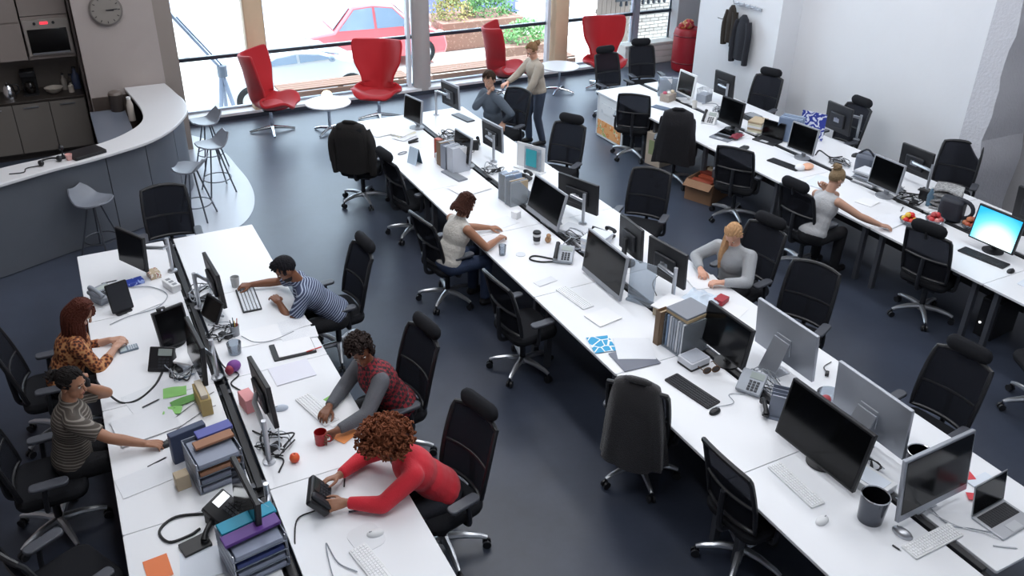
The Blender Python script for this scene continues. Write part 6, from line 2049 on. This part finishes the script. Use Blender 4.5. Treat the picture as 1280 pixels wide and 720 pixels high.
def make_people():
    LEO = ramp_mat('leopard_blouse', 'voronoi', [(.0, '#3b2119'), (.34, '#7a3c22'), (.5, '#a8683f'), (.62, '#c08a5a')], 38, .8)
    p = person('woman in brown leopard print blouse with long auburn hair, fingers on a calculator', -.50, 6.72, -88, 'light', 22, 0, 0, (-8, 32, 0),
               ((-.12, 6.86, .775), (-.1, 6.7, .78)), ((-.4, -.4, -1), (.8, -.2, -.9)), height=.95, top=LEO, sleeve='threequarter', hair=('long', '#4e2317', .34))
    p = person('woman in grey striped tee with dark hair, telephone at her ear and hand on mouse', -.50, 5.68, -88, 'tan', 10, 0, 0, (-32, 8, 0),
               ('ear', (-.03, 5.33, .785)), ((-.5, .5, -.9), (.7, -.3, -.5)), height=.95,
               top=stripes('grey_brown_stripes', '#4d4640', '#57504a', '#8b847c', 14, (10, 0, 0)), sleeve='short', hair=('bun', '#191414', .1),
               hpose={0: dict(d=(.0, .2, 1), n=(-.3, 1, 0), curl=(45, 50, 35)), 1: dict(curl=(22, 34, 20), n=(0, 0, 1))})
    hs = p['inv'].inverted() @ (p['hc'] - p['hr'] * .105 - p['hu'] * .015 + p['hf'] * .02)
    t = thing('phone_handset', 'black handset held to the ear of the woman on the phone', 'telephone', hs, 0)
    t.rotation_euler = (R(0), R(62), R(8))
    MB().tube([(-.09, 0, -.012), (-.06, 0, .012), (.06, 0, .012), (.09, 0, -.012)], [.022, .017, .017, .022], 10).build('grip', BLACKP, t)
    p = person('bearded man in blue grey striped tee leaning over a keyboard', 1.78, 6.78, 82, 'brown', 42, 0, 0, (6, 18, 0),
               ((1.29, 6.84, .785), (1.14, 7.27, .785)), ((-.9, -.3, -.6), (.9, -.2, -.6)), height=1.02,
               top=stripes('blue_grey_stripes', '#39425e', '#454f6a', '#a6b2c6', 15, (42, 0, 0)), sleeve='short', hair=('short', '#14131a'), beard='#1b1517',
               hpose={1: dict(curl=(35, 45, 30)), 0: dict(curl=(20, 30, 20))})
    PLAID = ramp_mat('red_plaid', 'checker', [(.0, '#8c2430'), (.5, '#2e2226')], 34, .85, rot=(20, 0, 0))
    p = person('man in red plaid vest over grey sweater holding a red mug', 1.80, 5.22, 86, 'brown', 28, 0, 8, (62, 18, 0),
               ((1.21, 4.86, .80), (1.24, 5.16, .79)), ((-.8, -.2, -.8), (.9, -.2, -.7)), height=1.0,
               top=mat('heather_grey_knit', '#62646a', .9, bump=.4, bscale=160), sleeve='long', vest=PLAID, hair=('curly', '#2e2320', .03),
               hpose={0: dict(d=(-1, -.05, -.1), n=(0, 1, .5), curl=(40, 45, 35), thumb=.5), 1: dict(curl=(24, 34, 22))})
    p = person('woman in red sweater with big curly brown hair gripping a black phone', 1.73, 4.21, 87, 'tan', 37, 0, 0, (4, 38, 0),
               ((1.04, 4.14, .80), (1.08, 4.40, .80)), ((-.8, 0, -.6), (.9, 0, -.5)), height=.98,
               top=mat('red_sweater', '#cf2233', .85, bump=.35, bscale=130, sheen=.2), sleeve='long', hair=('curly', '#7a452c', .10),
               trousers=mat('dark_jeans', '#23252d', .85, bump=.2),
               hpose={0: dict(d=(-1, .1, .08), n=(.1, -.6, .8), curl=(18, 24, 16), spread=9), 1: dict(d=(-1, -.1, .08), n=(.1, .5, .8), curl=(18, 24, 16), spread=9)})
    p = person('man in grey shirt seated with his chin on his hand at the middle row', 5.44, 10.82, 96, 'light', 6, 0, 0, (26, 12, 0),
               ((5.50, 10.58, .72), 'chin'), ((-.9, -.2, -.6), (.4, .8, -.9)), height=1.09,
               top=mat('slate_shirt', '#49535f', .85, bump=.3, bscale=60), sleeve='long', hair=('short', '#3a2a20'), trousers=mat('khaki', '#6d5c48', .85),
               hpose={1: dict(d=(.3, -.2, 1), n=(-1, .3, .2), curl=(55, 60, 40)), 0: dict(d=(-.5, -.4, -.6), n=(0, 0, 1))})
    p = person('standing woman in grey brown knit with fair hair, hand on the office chair', 6.42, 11.28, 88, 'fair', 8, 0, 0, (4, 26, 0),
               ((6.12, 11.1, .86), (5.98, 11.40, 1.02)), ((-.9, .2, -.8), (.5, .3, -.9)), stand=True, height=.97,
               top=mat('taupe_knit', '#b1a79a', .9, bump=.35, bscale=70), sleeve='long', hair=('bun', '#8a6a4c', .25), trousers=mat('blue_jeans', '#3d4759', .85, bump=.2))
    p = person('woman in sleeveless white top with short brown hair leaning on the desk', 3.16, 7.26, -84, 'tan', 20, 0, 0, (-6, 22, 0),
               ((3.70, 7.42, .775), (3.66, 7.12, .785)), ((-.7, -.3, -.8), (.8, -.2, -.7)), height=.96,
               top=mat('white_blouse', '#c9c5be', .85, bump=.4, bscale=50), sleeve='none', hair=('bob', '#43251b', .13), trousers=mat('denim', '#2e3c58', .85, bump=.3),
               hpose={0: dict(curl=(18, 22, 14)), 1: dict(curl=(26, 34, 22))})
    p = person('blonde woman in pale grey sweater looking down at her writing hands', 5.52, 5.58, 112, 'fair', 16, 0, 0, (0, 38, 0),
               ((5.16, 5.36, .79), (5.14, 5.66, .79)), ((-1, -.2, -.5), (1, -.2, -.5)), height=.97,
               top=mat('pale_grey_sweater', '#a9acb0', .9, bump=.4, bscale=110), sleeve='long', hair=('ponytail', '#c39a72', 1),
               hpose={0: dict(curl=(30, 38, 25)), 1: dict(curl=(35, 40, 30))})
    p = person('woman in grey tank top with pinned up fair hair reaching along the desk', 7.12, 6.1, -80, 'light', 24, 0, -14, (-2, 24, 0),
               ('cheek', (7.58, 5.6, .785)), ((-.7, .2, -.9), (.8, -.1, -.5)), height=.97,
               top=mat('grey_tank', '#b4b5b8', .85, bump=.3, bscale=60), sleeve='none', neck_open=True, hair=('bun', '#8f7a5e', .95),
               trousers=mat('black_trousers', '#15151a', .9), hpose={0: dict(d=(-.1, .1, 1), n=(1, .2, 0), curl=(50, 50, 35))})
make_people()
